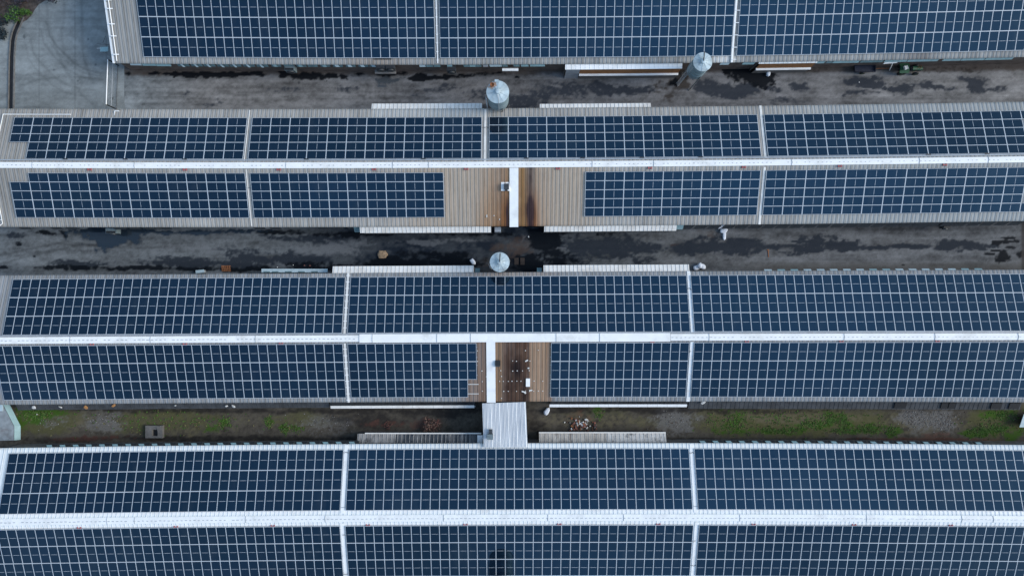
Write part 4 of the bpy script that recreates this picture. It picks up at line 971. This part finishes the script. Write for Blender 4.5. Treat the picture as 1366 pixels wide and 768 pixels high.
# ================================================================== GATE
zt = 2.1; A0, A1 = P(143.7, 79.5, zt), P(141.6, 139.5, zt)
root = empty('farm_gate', ((A0 + A1) / 2).xy.to_3d(), 'tall gate with white top rail closing the lane between the top two barns', 'gate')
mb = MB(); mb.tube([A0, A1], .055, 'white_clean', 6); mb.build('top_rail', root)
for a in (A0, A1):
    mb = MB(); mb.box((a.x, a.y, zt / 2), (.10, .10, zt), 'black'); mb.build('post', root)
mb = MB(); mb.tube([(A0.x, A0.y, .12), (A1.x, A1.y, .12)], .03, 'dark', 5); mb.tube([(A0.x, A0.y, 1.1), (A1.x, A1.y, 1.1)], .02, 'galv', 5); mb.build('lower_rail', root)
mb = MB(); n = 34
for i in range(1, n): 
    p = A0.lerp(A1, i / n); mb.tube([(p.x, p.y, .12), (p.x, p.y, zt)], .009, 'galv', 4, caps=False)
mb.build('mesh_bars', root)
# ================================================================== DRAIN in the yard
pts = [(29, 22), (25, 32), (20, 44), (17.5, 55), (16.2, 75), (15.6, 100), (15.0, 146)]
def ribbon(name, pts, w, z, m, jit=0):
    mb = MB(); L = []; Rr = []
    for i, (x, y) in enumerate(pts):
        a = P(*pts[max(i - 1, 0)]); c = P(*pts[min(i + 1, len(pts) - 1)]); d = (c - a).normalized(); nn = Vector((-d.y, d.x, 0)); p = P(x, y); p.z = z
        j = random.uniform(-jit, jit)
        L.append(p + nn * (w / 2 + j)); Rr.append(p - nn * (w / 2 - j))
    for i in range(len(pts) - 1): mb.face([L[i], Rr[i], Rr[i + 1], L[i + 1]], m)
    return mb.build(name)
M['wetblack'] = mat('wet_black_drain', (.012, .011, .011), .4, 0, .5, 2)
ribbon('drain_channel', pts, .48, .006, 'wetblack', .02)['kind'] = 'structure'
for s in (-1, 1):
    mb = MB()
    for (x0, y0), (x1, y1) in zip(pts[:-1], pts[1:]):
        a, c = P(x0, y0), P(x1, y1); d = (c - a).normalized(); nn = Vector((-d.y, d.x, 0)) * s
        q = [a + nn * .24, c + nn * .24, c + nn * .36, a + nn * .36]
        q = [v + Vector((0, 0, .12)) for v in q]
        if (q[1] - q[0]).cross(q[2] - q[1]).z < 0: q = q[::-1]
        mb.slab(q, .12, 'concrete')
    mb.build('kerb')['kind'] = 'structure'

# ================================================================== PLANTS
def leafy(root, c, rad, h, n, mats, seed, size=.10, part='foliage'):
    rn = random.Random(seed); mb = MB(); cl = [(Vector((rn.uniform(-.8, .8) * rad, rn.uniform(-.8, .8) * rad, h * rn.uniform(.35, .9))), rn.uniform(.25, .55) * rad) for _ in range(9)]
    for _ in range(n):
        k, r = rn.choice(cl); d = Vector((rn.gauss(0, .5), rn.gauss(0, .5), rn.gauss(0, .4))) * r; p = Vector(c) + k + d
        if p.z < .04: p.z = .04 + rn.random() * .1
        a = Vector((rn.uniform(-1, 1), rn.uniform(-1, 1), rn.uniform(-.6, .6))).normalized(); b_ = a.cross(Vector((rn.uniform(-.4, .4), rn.uniform(-.4, .4), 1))).normalized(); s = size * rn.uniform(.6, 1.4)
        mb.face([p - a * s, p - b_ * s * .45, p + a * s, p + b_ * s * .45], rn.choice(mats))
    return mb.build(part, root)
def bush(name, px, py, rad, h, n, mats, seed, label, cat='bush', size=.10, stem='bark'):
    c = P(px, py, 0); root = empty(name, c, label, cat)
    mb = MB(); rn = random.Random(seed + 1)
    for i in range(7):
        a = rn.uniform(0, 6.28); e = c + Vector((math.cos(a) * rad * .7, math.sin(a) * rad * .7, h * rn.uniform(.6, .95)))
        mb.tube([c + Vector((0, 0, -.02)), c.lerp(e, .5) + Vector((0, 0, h * .15)), e], .035, stem, 5, r2=.008)
    mb.build('stem', root)
    leafy(root, c, rad, h, n, mats, seed, size)
    return root
M['twig_pale'] = mat('pale_twigs', (.16, .10, .075), .8, 0, .3, 5)
# soil bed in the corner
def soil_col(px, py, X, Y):
    n = fbm(X * 1.2, Y * 1.2, 301, 5); f = fbm(X * 5, Y * 5, 311, 4)
    c = np.ones(px.shape + (3,)) * np.array([.10, .072, .058]) * (.4 + 1.2 * (.5 * n + .5 * f))[..., None]
    return c, np.full(px.shape, .95)
me = None
mb = MB(); ring = [(-60, -60), (62, -60), (62, 0), (52, 6), (46, 14), (42, 21), (36, 27), (30, 30), (22, 27), (12, 26), (4, 30), (-10, 34), (-60, 40)]
M['soilbed'] = mat('leaf_strewn_soil', (.075, .060, .052), .95, 0, .5, 3.0, .5, dirt=(.03, .025, .022), dirt_amt=.7)
vs = [P(x, y) + Vector((0, 0, .010)) for x, y in ring]; mb.poly(vs, [tuple(reversed(range(len(vs))))], 'soilbed'); o = mb.build('soil_bed'); o['kind'] = 'structure'
bush('green_bush', 22, 21, .85, .8, 620, ['leaf_green', 'leaf_green', 'leaf_dark'], 5, 'bright green low bush at the head of the black drain', size=.11)
bush('green_bush', 37, 19, .5, .6, 300, ['leaf_green'], 6, 'smaller green bush right of the black drain head, on the yard edge', size=.10)
bush('dark_bush', 5, 33, 1.0, 1.2, 700, ['leaf_dark'], 8, 'dark bluish bush at the left edge of the photo', size=.12)
bush('dark_bush', 8, 47, .6, .7, 350, ['leaf_dark'], 9, 'small dark bush left of the black drain', size=.12)
bush('dark_bush', 70, -3, 1.0, 1.3, 500, ['leaf_plum', 'leaf_dark'], 10, 'plum dark bush overhanging the top of the yard', size=.11)
bush('dark_bush', 36, 4, .9, 1.2, 420, ['leaf_dark', 'leaf_plum'], 12, 'dark bush behind the bright green bush', size=.11)
bush('dry_bush', 10, 6, 1.3, 1.0, 420, ['bark', 'leaf_plum'], 14, 'bare brown brushwood in the top left corner', size=.09)
bush('red_bush', 576, 566, .95, .7, 520, ['twig_red', 'bark', 'twig_pale'], 20, 'reddish brown dry shrub left of the white shed', size=.11, stem='twig_red')
bush('red_bush', 519, 566, .5, .3, 90, ['twig_red', 'bark'], 21, 'faint small reddish shrub above the stained canopy', size=.09, stem='twig_red')
# grass tufts of the dirt path
def tufts():
    mb = MB(); rn = random.Random(77)
    spots = [(48, 552, 22, 8, 190), (358, 562, 5, 9, 70), (381, 571, 6, 6, 80), (398, 572, 10, 5, 40), (300, 565, 10, 8, 50), (800, 548, 6, 10, 60), (1085, 566, 14, 6, 130), (1110, 558, 12, 8, 120), (1125, 563, 8, 12, 110), (1160, 572, 18, 6, 190), (1055, 574, 14, 4, 70), (1130, 575, 24, 4, 100), (1030, 575, 20, 4, 70), (1190, 575, 8, 7, 80), (1305, 575, 14, 6, 150), (1330, 572, 14, 6, 90), (1338, 553, 16, 6, 50), (980, 565, 30, 14, 120), (1060, 560, 120, 18, 240), (220, 562, 120, 18, 200), (1330, 565, 35, 16, 90)]
    for cx, cy, rx, ry, n in spots:
        for _ in range(n):
            p = P(cx + rn.gauss(0, .5) * rx, cy + rn.gauss(0, .5) * ry); m = 'grass' if rn.random() < .75 else 'grass_dry'
            py_ = topx(p)[1]
            if py_ < 547 or py_ > 588: continue
            for _k in range(8):
                a = rn.uniform(0, 6.28); d = Vector((math.cos(a), math.sin(a), 0)); w = Vector((-d.y, d.x, 0)) * .03; L = rn.uniform(.07, .2)
                mb.face([p - w, p + w, p + d * L + Vector((0, 0, rn.uniform(.06, .14)))], m)
    o = mb.build('grass'); o['kind'] = 'stuff'
tufts()

# ================================================================== LOOSE THINGS
def lump(name, px, py, size, m, label, cat, group=None, rz=0, z0=0.0, seed=1, seg=3, noise=.22):
    """a soft filled bag: squashed, dented and tied off at one end"""
    bm = bmesh.new(); bmesh.ops.create_icosphere(bm, subdivisions=seg, radius=1); rn = random.Random(seed); off = Vector((rn.random() * 9, rn.random() * 9, rn.random() * 9))
    from mathutils import noise as ns
    for v in bm.verts:
        p = v.co.copy(); k = 1 + noise * ns.noise(p * 1.6 + off) + .10 * ns.noise(p * 5 + off)
        ex = lambda t, e: math.copysign(abs(t) ** e, t)
        v.co = Vector((ex(p.x, .7) * size[0] / 2 * k, ex(p.y, .7) * size[1] / 2 * k, (ex(p.z, .7) * k + .85) * size[2] / 2))
        if v.co.z < 0: v.co.z = 0
        if p.x > .9: v.co.x += size[0] * .10; v.co.y *= .5
    me = bpy.data.meshes.new(name); bm.to_mesh(me); bm.free(); me.materials.append(M[m])
    for f in me.polygons: f.use_smooth = True
    o = bpy.data.objects.new(name, me); COL.objects.link(o); p = P(px, py, z0 + size[2] / 2); p.z = z0; o.location = p; o.rotation_euler = (0, 0, rz)
    return tag(o, label, cat, group)
g1 = 'white sacks lying in the lanes'
lump('white_sack', 960, 301.5, (.75, .55, .45), 'sack', 'white sack under the eave of the second barn, upper left of its pile', 'sack', g1, .5, 0, 1)
lump('white_sack', 965.5, 300.5, (.7, .55, .45), 'sack', 'white sack under the eave of the second barn, upper right of its pile', 'sack', g1, -.6, 0, 2)
lump('white_sack', 965.5, 307.5, (.85, .6, .4), 'sack', 'white sack in the middle of the pile out in the wet lane', 'sack', g1, .2, 0, 3)
lump('white_sack', 966.3, 314.5, (.9, .38, .22), 'sack', 'flattened thin white sack pointing down into the wet lane', 'sack', g1, -1.6, 0, 4)
lump('white_sack', 929, 357, (.75, .55, .4), 'sack', 'white sack at the left of the low pile by the third barn', 'sack', g1, .3, 0, 5)
lump('white_sack', 937, 355.5, (.75, .6, .45), 'sack', 'white sack at the right of the low pile by the third barn', 'sack', g1, -.5, 0, 6)
lump('white_sack', 933.5, 354.5, (.6, .5, .5), 'sack', 'white sack on top in the middle of the low pile by the third barn', 'sack', g1, 1.2, 0.1, 7)
lump('white_sack', 630.5, 348.8, (.75, .5, .35), 'sack', 'lone white sack above the canopy left of the small round silo', 'sack', g1, -.9, 0, 8)
lump('white_sack', 1025, 97.5, (.8, .45, .4), 'sack', 'white sack at the edge of the black spill near the brown pad', 'sack', g1, 1.5, 0, 9)
lump('white_sack', 729.5, 548.5, (.85, .55, .45), 'sack', 'white sack on bare dirt right of the white shed', 'sack', g1, 1.0, 0, 10)
lump('blue_tarpaulin', 1262, 298.5, (1.3, .7, .35), 'blue', 'crumpled blue tarpaulin under the eave of the second barn', 'tarpaulin', None, .3, 0, 11, noise=.5)
lump('sand_heap', 510, 339.5, (1.05, .95, .32), 'sand', 'small round tan sand heap on the black wet lane', 'sand heap', None, 0, 0, 12, noise=.25)
# rusty pallet
c = P(302, 358, 0); root = empty('rusty_pallet', c, 'rust orange slatted pallet on the lane above the third barn', 'pallet')
for i in range(5):
    mb = MB(); mb.box(c + Vector((-.44 + i * .22, 0, .14)), (.12, .7, .03), 'rust', .1); mb.build('slat', root)
for i in (-1, 0, 1):
    mb = MB(); mb.box(c + Vector((0, i * .28, .06)), (1.0, .1, .11), 'rust', .0); mb.build('bearer', root)
c = P(267, 362, .5); c.z = 0; root = empty('sheet_table', c, 'small pale teal sheet lying by the third barn roof edge', 'metal sheet'); 
mb = MB(); mb.box(c + Vector((0, 0, .55)), (1.0, .35, .05), 'teal_pale', .1); mb.build('top', root)
for sx in (-1, 1):
    mb = MB(); mb.box(c + Vector((sx * .42, 0, .26)), (.06, .3, .52), 'galv', .1); mb.build('leg', root)
mb = MB(); p = P(1025, 338, .03); mb.box(p, (.10, .85, .06), 'rust', .05); mb.box(p + Vector((-.05, .42, 0)), (.25, .1, .07), 'rust', .05); tag(mb.build('rusty_bar'), 'short rusty bar lying across the lane, right of the white sacks', 'metal bar')
M['slab'] = mat('dark_slab_surface', (.035, .027, .024), .9, 0, .3, 4)
for px, lab in ((689, 'dark flat slab on the lane, right next to the small round silo'), (697, 'dark flat slab further right of the small round silo')):
    mb = MB(); mb.box(P(px, 348.5, .05), (.5, .8, .09), 'slab', .02); tag(mb.build('dark_slab'), lab, 'slab', 'dark slabs beside the small silo')
# manhole box in the dirt path
c = P(206, 575.5, .3); c.z = 0; root = empty('manhole_box', c, 'square grey concrete manhole box with dark hole in the dirt path', 'manhole')
mb = MB(); w, d, h = 2.0, 1.45, .42
for bx in (((-.62, 0), (.76, d)), ((.72, 0), (.56, d)), ((.1, .5), (.68, .45)), ((.1, -.6), (.68, .25))): mb.box(c + Vector((bx[0][0], bx[0][1], h / 2)), (bx[1][0], bx[1][1], h), 'concrete')
mb.build('concrete_ring', root)
mb = MB(); mb.box(c + Vector((.1, -.1, .03)), (.66, .72, .05), 'black'); mb.build('hole', root)
mb = MB(); mb.box(c + Vector((.62, .45, h + .04)), (.5, .5, .07), 'concrete', .2); mb.build('cover', root)
# rubble heap
mb = MB(); rn = random.Random(4)
for i in range(90):
    p = P(775 + rn.gauss(0, 9), 566 + rn.gauss(0, 4.2)); s = rn.uniform(.06, .2); m = rn.choice(['brick', 'brick', 'brick', 'concrete', 'paper', 'rust'])
    if 768 < topx(p)[0] < 786 and topx(p)[1] < 566 and rn.random() < .6: m = 'paper'
    if topx(p)[1] > 575: continue
    mb.box(p + Vector((0, 0, s * .4 + rn.random() * .1)), (s * rn.uniform(.8, 1.8), s, s * .7), m, mtx=Matrix.Rotation(rn.uniform(0, 6), 4, 'Z') @ Matrix.Rotation(rn.uniform(-.6, .6), 4, 'X'))
o = mb.build('brick_rubble'); o['kind'] = 'stuff'; tag(o, 'heap of red brick rubble and pale scraps on the dirt path', 'rubble')
# stones in the gravel patches
M['stone'] = mat('grey_stone', (.26, .25, .24), .9, 0, .2, 5)
mb = MB()
for cx, cy, rx, ry, n in ((1222, 558, 22, 14, 260), (1256, 562, 22, 14, 260), (900, 562, 24, 16, 150), (138, 562, 22, 12, 120), (430, 565, 40, 14, 90), (60, 562, 20, 10, 40)):
    for _ in range(n):
        p = P(cx + rn.gauss(0, .5) * rx, cy + rn.gauss(0, .5) * ry); s = rn.uniform(.03, .075)
        if not 547 < topx(p)[1] < 588: continue
        mb.box(p + Vector((0, 0, s * .3)), (s * 1.4, s, s * .6), rn.choice(['concrete', 'concrete', 'stone', 'soil']), rn.uniform(0, 3))
o = mb.build('gravel'); o['kind'] = 'stuff'
# scraps along the ledge
def scrap(px, py, z, m, label, s=(.35, .22), rz=0.3, seed=3):
    mb = MB(); c = P(px, py, z); rn = random.Random(seed); pts = []
    for i in range(6):
        a = i * math.pi / 3; r = rn.uniform(.6, 1.1); pts.append(c + Matrix.Rotation(rz, 3, 'Z') @ Vector((math.cos(a) * s[0] * r, math.sin(a) * s[1] * r, rn.uniform(0, .06))))
    mb.poly([c + Vector((0, 0, .08))] + pts + [p - Vector((0, 0, .03)) for p in pts], [(0, i + 1, (i + 1) % 6 + 1) for i in range(6)] + [(i + 1, i + 7, (i + 1) % 6 + 7, (i + 1) % 6 + 1) for i in range(6)] + [tuple(range(12, 6, -1))], m)
    tag(mb.build('scrap'), label, 'scrap', 'scraps lying on the dark ledge')
for a in ((45, 543, 1.35, 'paper', 'largest white scrap on the dark ledge near its left end', (.34, .24), .3, 3), (81, 542.8, 1.3, 'paper', 'thin white scrap on the dark ledge between a white and an orange one', (.26, .1), -.4, 4), (114.5, 542.8, 1.3, 'orange', 'bright orange scrap on the dark ledge', (.34, .2), -.6, 5), (151.5, 540.6, 1.4, 'orange', 'duller orange scrap on the dark ledge, right of the bright one', (.3, .22), .4, 6),
          (302, 541.6, 1.3, 'paper', 'white scrap on the dark ledge, left one of a close pair', (.25, .14), .2, 7), (312, 541.6, 1.3, 'paper', 'folded white scrap on the dark ledge, right one of a close pair', (.3, .18), -.6, 8), (234, 540.5, 1.35, 'paper', 'tiny pale scrap on the dark ledge halfway between orange and white pair', (.16, .1), 0, 9),
          (49.5, 552.5, .02, 'paper', 'tiny white scrap on the mossy dirt below the ledge', (.10, .10), 0, 10), (938, 537, 1.5, 'paper', 'white scrap on the right-hand dark ledge next to the canopy end', (.4, .18), .3, 11),
          (370, 356.3, .02, 'paper', 'white fleck above the louvre box of the third barn', (.09, .09), 0, 12), (391, 353.5, .02, 'paper', 'white fleck on black ground above the louvre box, left of red ones', (.08, .07), 0, 13), (406, 354, .02, 'brick', 'red fleck above the louvre box of the third barn', (.12, .09), 0, 14), (413.5, 354.3, .02, 'brick', 'second red fleck right of the first above the louvre box', (.12, .08), 0, 15), (1146, 110, .02, 'paper', 'white fleck on the dark stain left of the tractor lane end', (.10, .09), 0, 16), (705, 316, .02, 'paper', 'white fleck on the black spill under the second barn', (.09, .12), 0, 17), (142, 302.3, .02, 'paper', 'white scrap beside the grey fan hood of the second barn', (.2, .12), 0, 18)):
    scrap(*a)

# ---- teal sheds at the ends of the dirt path
c = P(8, 560, 0); root = empty('conveyor_cover', c, 'weathered grey cover with teal side walls at the left end of the dirt path', 'conveyor cover')
z = 1.2
top = [P(-25, 588, z), P(18.5, 587, z), P(18.5, 568, z), P(3, 538, z), P(-25, 538, z)]
mb = MB(); mb.poly(top, [(0, 1, 2, 3, 4)], 'coverroof' if 'coverroof' in M else 'concrete'); M['coverroof'] = mat('stained_cover_roof', (.22, .245, .26), .8, 0, .3, 1.2, dirt=(.12, .10, .10), dirt_amt=.6)
o = mb.build('roof', root); o.data.materials.clear(); o.data.materials.append(M['coverroof'])
mb = MB(); g = lambda px, py, z: P(px, py, z)
mb.face([g(19, 587, 1.16), g(27.5, 586, .55), g(27.5, 568, .55), g(19, 568, 1.16)], 'teal'); mb.face([g(19, 568, 1.16), g(27.5, 568, .55), g(13, 539, .55), g(3.5, 538, 1.16)], 'tealmid' if 'tealmid' in M else 'teal')
M['tealmid'] = mat('dull_teal_sheet', (.15, .22, .23), .6, 0, .2, 1.5)
mb.face([g(27.5, 586, .55), g(27.5, 586, 0), g(27.5, 568, 0), g(27.5, 568, .55)], 'teal'); mb.face([g(27.5, 568, .55), g(27.5, 568, 0), g(13, 539, 0), g(13, 539, .55)], 'tealmid')
mb.build('side_wall', root)
mb = MB(); mb.box(g(1, 541, 1.25), (.5, 1.2, .1), 'teal_pale'); mb.build('end_flap', root)
c = P(1368, 565, 0); root = empty('conveyor_cover', c, 'pale grey cover end poking in at the right edge of the dirt path', 'conveyor cover')
mb = MB(); mb.slab([P(1360, 569.5, .9), P(1400, 569.5, .9), P(1400, 550, .9), P(1366, 552, .9)], .06, 'teal_pale'); mb.build('roof', root)
mb = MB(); mb.box(P(1384, 561, .42), (2.4, 1.2, .8), 'greywall'); mb.build('side_wall', root)
# awning and wires at the gable of the top barn
c = P(139, 66, 2.0); c.z = 0; root = empty('gable_awning', c, 'small pale teal awning on the gable of the top barn, above the gate', 'awning')
mb = MB(); mb.box(c + Vector((0, 0, 2.0)), (1.0, .52, .06), 'teal', mtx=Matrix.Rotation(R(-8), 4, 'Y')); mb.build('canopy', root)
mb = MB(); mb.tube([c + Vector((-.42, -.15, 0)), c + Vector((-.42, -.15, 1.95))], .03, 'galv', 6); mb.tube([c + Vector((-.9, .15, 1.9)), c + Vector((.4, .12, 2.05))], .02, 'white', 5); mb.build('support', root)
mb = MB(); a = P(141, 48, 2.2); mb.tube([a, P(137, 58, 1.9), P(144.5, 60, 2.3)], .022, 'dark', 5); mb.tube([P(129, 58, 1.4), P(138, 60, 1.7), P(145, 60, 2.3)], .018, 'dark', 5); mb.build('wire', root)
# white awning on a pole near the tractor
c = P(1188, 83, 2.2); c.z = 0; root = empty('white_awning', c, 'white slanted awning on a pole above the green tractor', 'awning')
mb = MB(); z = 2.5; mb.slab([P(1178, 85.5, z - .1), P(1196, 84.2, z - .1), P(1202.5, 80.5, z + .15), P(1183, 81.6, z + .15)], .05, 'white'); mb.build('canopy', root)
mb = MB(); mb.tube([P(1190.5, 85, 2.35), P(1186.5, 94, .0)], .05, 'white_clean', 6); mb.build('pole', root)

# ================================================================== TRACTOR AND TRAILER
def wheel(root, c, r, w):
    mb = MB(); prof = [(r * .55, -w / 2), (r * .9, -w / 2), (r, -w * .3), (r, w * .3), (r * .9, w / 2), (r * .55, w / 2)]; n = 20; vs = []; fs = []
    for rr, y in prof:
        for k in range(n): a = 2 * math.pi * k / n; vs.append((c[0] + rr * math.cos(a), c[1] + y, c[2] + rr * math.sin(a)))
    for i in range(len(prof) - 1):
        for k in range(n): fs.append((i * n + (k + 1) % n, i * n + k, (i + 1) * n + k, (i + 1) * n + (k + 1) % n))
    mb.poly(vs, fs, 'black', True); o = mb.build('wheel', root)
    d = MB(); d.tube([(c[0], c[1] - w * .42, c[2]), (c[0], c[1] + w * .42, c[2])], r * .54, 'green', 14); d.build('rim', o)
c = P(1212, 92.5, .6); c.z = 0; root = empty('green_tractor', c, 'small dark green tractor parked along the wall of the top barn', 'tractor')
for dx, r, w in ((-.75, .46, .26), (.95, .36, .2)):
    for sy in (-1, 1): wheel(root, c + Vector((dx, sy * .44, r)), r, w)
mb = MB(); mb.box(c + Vector((.75, 0, .72)), (1.3, .46, .34), 'dark'); mb.box(c + Vector((.15, 0, .5)), (2.5, .3, .18), 'dark'); mb.build('chassis', root)
mb = MB(); x = c + Vector((-.62, 0, .92)); mb.box(x, (1.05, .9, .10), 'green'); 
for sy in (-1, 1): mb.box(c + Vector((-.75, sy * .46, 1.0)), (1.05, .28, .08), 'green')
mb.build('fender_deck', root)
mb = MB()
for i in range(7):
    a = math.pi * i / 6
    if i: mb.slab([c + Vector((.25, -.26 * math.cos(a0), .98 + .14 * math.sin(a0))), c + Vector((1.45, -.2 * math.cos(a0), .9 + .12 * math.sin(a0))), c + Vector((1.45, -.2 * math.cos(a), .9 + .12 * math.sin(a))), c + Vector((.25, -.26 * math.cos(a), .98 + .14 * math.sin(a)))], .02, 'green')
    a0 = a
mb.build('bonnet', root)
mb = MB(); mb.box(c + Vector((-.55, .02, 1.08)), (.45, .4, .1), 'paper', .4); mb.box(c + Vector((-.8, -.03, 1.2)), (.1, .4, .3), 'paper', .3); mb.build('seat', root)
mb = MB(); mb.tube([c + Vector((.12, 0, .95)), c + Vector((-.08, 0, 1.28))], .025, 'dark', 6)
mb.tube([c + Vector((-.08 + .05 * math.sin(t), .17 * math.cos(t), 1.29 + .17 * .3 * math.sin(t))) + Vector((.14 * math.sin(t), 0, 0)) for t in [2 * math.pi * i / 14 for i in range(15)]], .018, 'black', 5); mb.build('steering_wheel', root)
mb = MB(); mb.tube([c + Vector((.9, .12, 1.0)), c + Vector((.9, .12, 1.5))], .03, 'rust', 6); mb.build('exhaust', root)
mb = MB(); mb.tube([c + Vector((.55, -.3, 1.0)), c + Vector((.85, .1, 1.12)), c + Vector((1.1, -.1, 1.1)), c + Vector((1.3, .25, 1.0))], .02, 'rust', 5); mb.build('hose', root)
c2 = P(1153, 92.2, .5); c2.z = 0; root2 = empty('small_trailer', c2, 'low dark navy trailer hitched left of the green tractor', 'trailer')
mb = MB(); mb.box(c2 + Vector((0, 0, .5)), (2.45, .72, .08), 'navy')
for sy in (-1, 1): mb.box(c2 + Vector((0, sy * .35, .62)), (2.45, .05, .26), 'navy')
for sx in (-1, 1): mb.box(c2 + Vector((sx * 1.2, 0, .62)), (.05, .66, .26), 'navy')
mb.build('bed', root2)
for sy in (-1, 1): wheel(root2, c2 + Vector((-.1, sy * .42, .28)), .28, .14)
mb = MB(); mb.tube([c2 + Vector((1.22, .05, .48)), c2 + Vector((2.9, .08, .5))], .045, 'rust', 6); mb.build('drawbar', root2)

# ================================================================== LIGHT, SKY, CAMERA
w = bpy.data.worlds.new('World'); S.world = w; w.use_nodes = True; nt = w.node_tree
sk = nt.nodes.new('ShaderNodeTexSky'); sk.sky_type = 'NISHITA'; sk.sun_disc = False
EL, AZ = R(28), R(90)
sk.sun_elevation = EL; sk.sun_rotation = AZ; sk.altitude = 100; sk.air_density = 1.0; sk.dust_density = 0.4; sk.ozone_density = 1.0
# broken cloud: soft brighter and darker parts of the sky, slightly warm grey
tc = nt.nodes.new('ShaderNodeTexCoord'); cn = nt.nodes.new('ShaderNodeTexNoise'); cn.inputs['Scale'].default_value = 2.6; cn.inputs['Detail'].default_value = 6
nt.links.new(tc.outputs['Generated'], cn.inputs['Vector'])
cr = nt.nodes.new('ShaderNodeMapRange'); cr.inputs['From Min'].default_value = .32; cr.inputs['From Max'].default_value = .68; cr.inputs['To Min'].default_value = .78; cr.inputs['To Max'].default_value = 1.25
nt.links.new(cn.outputs['Fac'], cr.inputs['Value'])
cm = nt.nodes.new('ShaderNodeMix'); cm.data_type = 'RGBA'; cm.blend_type = 'MULTIPLY'; cm.inputs['Factor'].default_value = 1
nt.links.new(sk.outputs['Color'], cm.inputs['A'])
# an overcast sky is brightest overhead and falls off towards the horizon
sx = nt.nodes.new('ShaderNodeSeparateXYZ'); nt.links.new(tc.outputs['Generated'], sx.inputs['Vector'])
sq = nt.nodes.new('ShaderNodeMath'); sq.operation = 'POWER'; sq.inputs[1].default_value = 2.0; sq.use_clamp = True; nt.links.new(sx.outputs['Z'], sq.inputs[0])
sm = nt.nodes.new('ShaderNodeMath'); sm.operation = 'MULTIPLY_ADD'; sm.inputs[1].default_value = 1.0; sm.inputs[2].default_value = .22; nt.links.new(sq.outputs[0], sm.inputs[0])
zm = nt.nodes.new('ShaderNodeMath'); zm.operation = 'MULTIPLY'; nt.links.new(cr.outputs['Result'], zm.inputs[0]); nt.links.new(sm.outputs[0], zm.inputs[1])
ct = nt.nodes.new('ShaderNodeMix'); ct.data_type = 'RGBA'; ct.blend_type = 'MULTIPLY'; ct.inputs['Factor'].default_value = 1; ct.inputs['B'].default_value = (1.12, 1.05, .92, 1)
nt.links.new(zm.outputs[0], cm.inputs['B']); nt.links.new(cm.outputs['Result'], ct.inputs['A']); nt.links.new(ct.outputs['Result'], nt.nodes['Background'].inputs['Color']); nt.nodes['Background'].inputs['Strength'].default_value = .15
ld = bpy.data.lights.new('sun', 'SUN'); ld.energy = 1.2; ld.angle = R(30); ld.color = (1.0, .94, .85)
lo = bpy.data.objects.new('sun', ld); COL.objects.link(lo)
d = Vector((math.sin(AZ) * math.cos(EL), math.cos(AZ) * math.cos(EL), math.sin(EL)))
lo.rotation_euler = d.to_track_quat('Z', 'Y').to_euler(); lo.location = (0, 0, 60)
cd = bpy.data.cameras.new('camera'); cd.sensor_width = 36; cd.lens = 36 * F / 1366.0; cd.clip_start = 1; cd.clip_end = 4000
co = bpy.data.objects.new('camera', cd); COL.objects.link(co); co.location = (0, 0, HC); co.rotation_euler = (0, 0, 0); S.camera = co
S.view_settings.view_transform = 'Standard'; S.view_settings.look = 'None'; S.view_settings.exposure = 1.55; S.view_settings.gamma = 1
S.view_settings.use_curve_mapping = False
S.cycles.max_bounces = 6; S.cycles.use_denoising = True
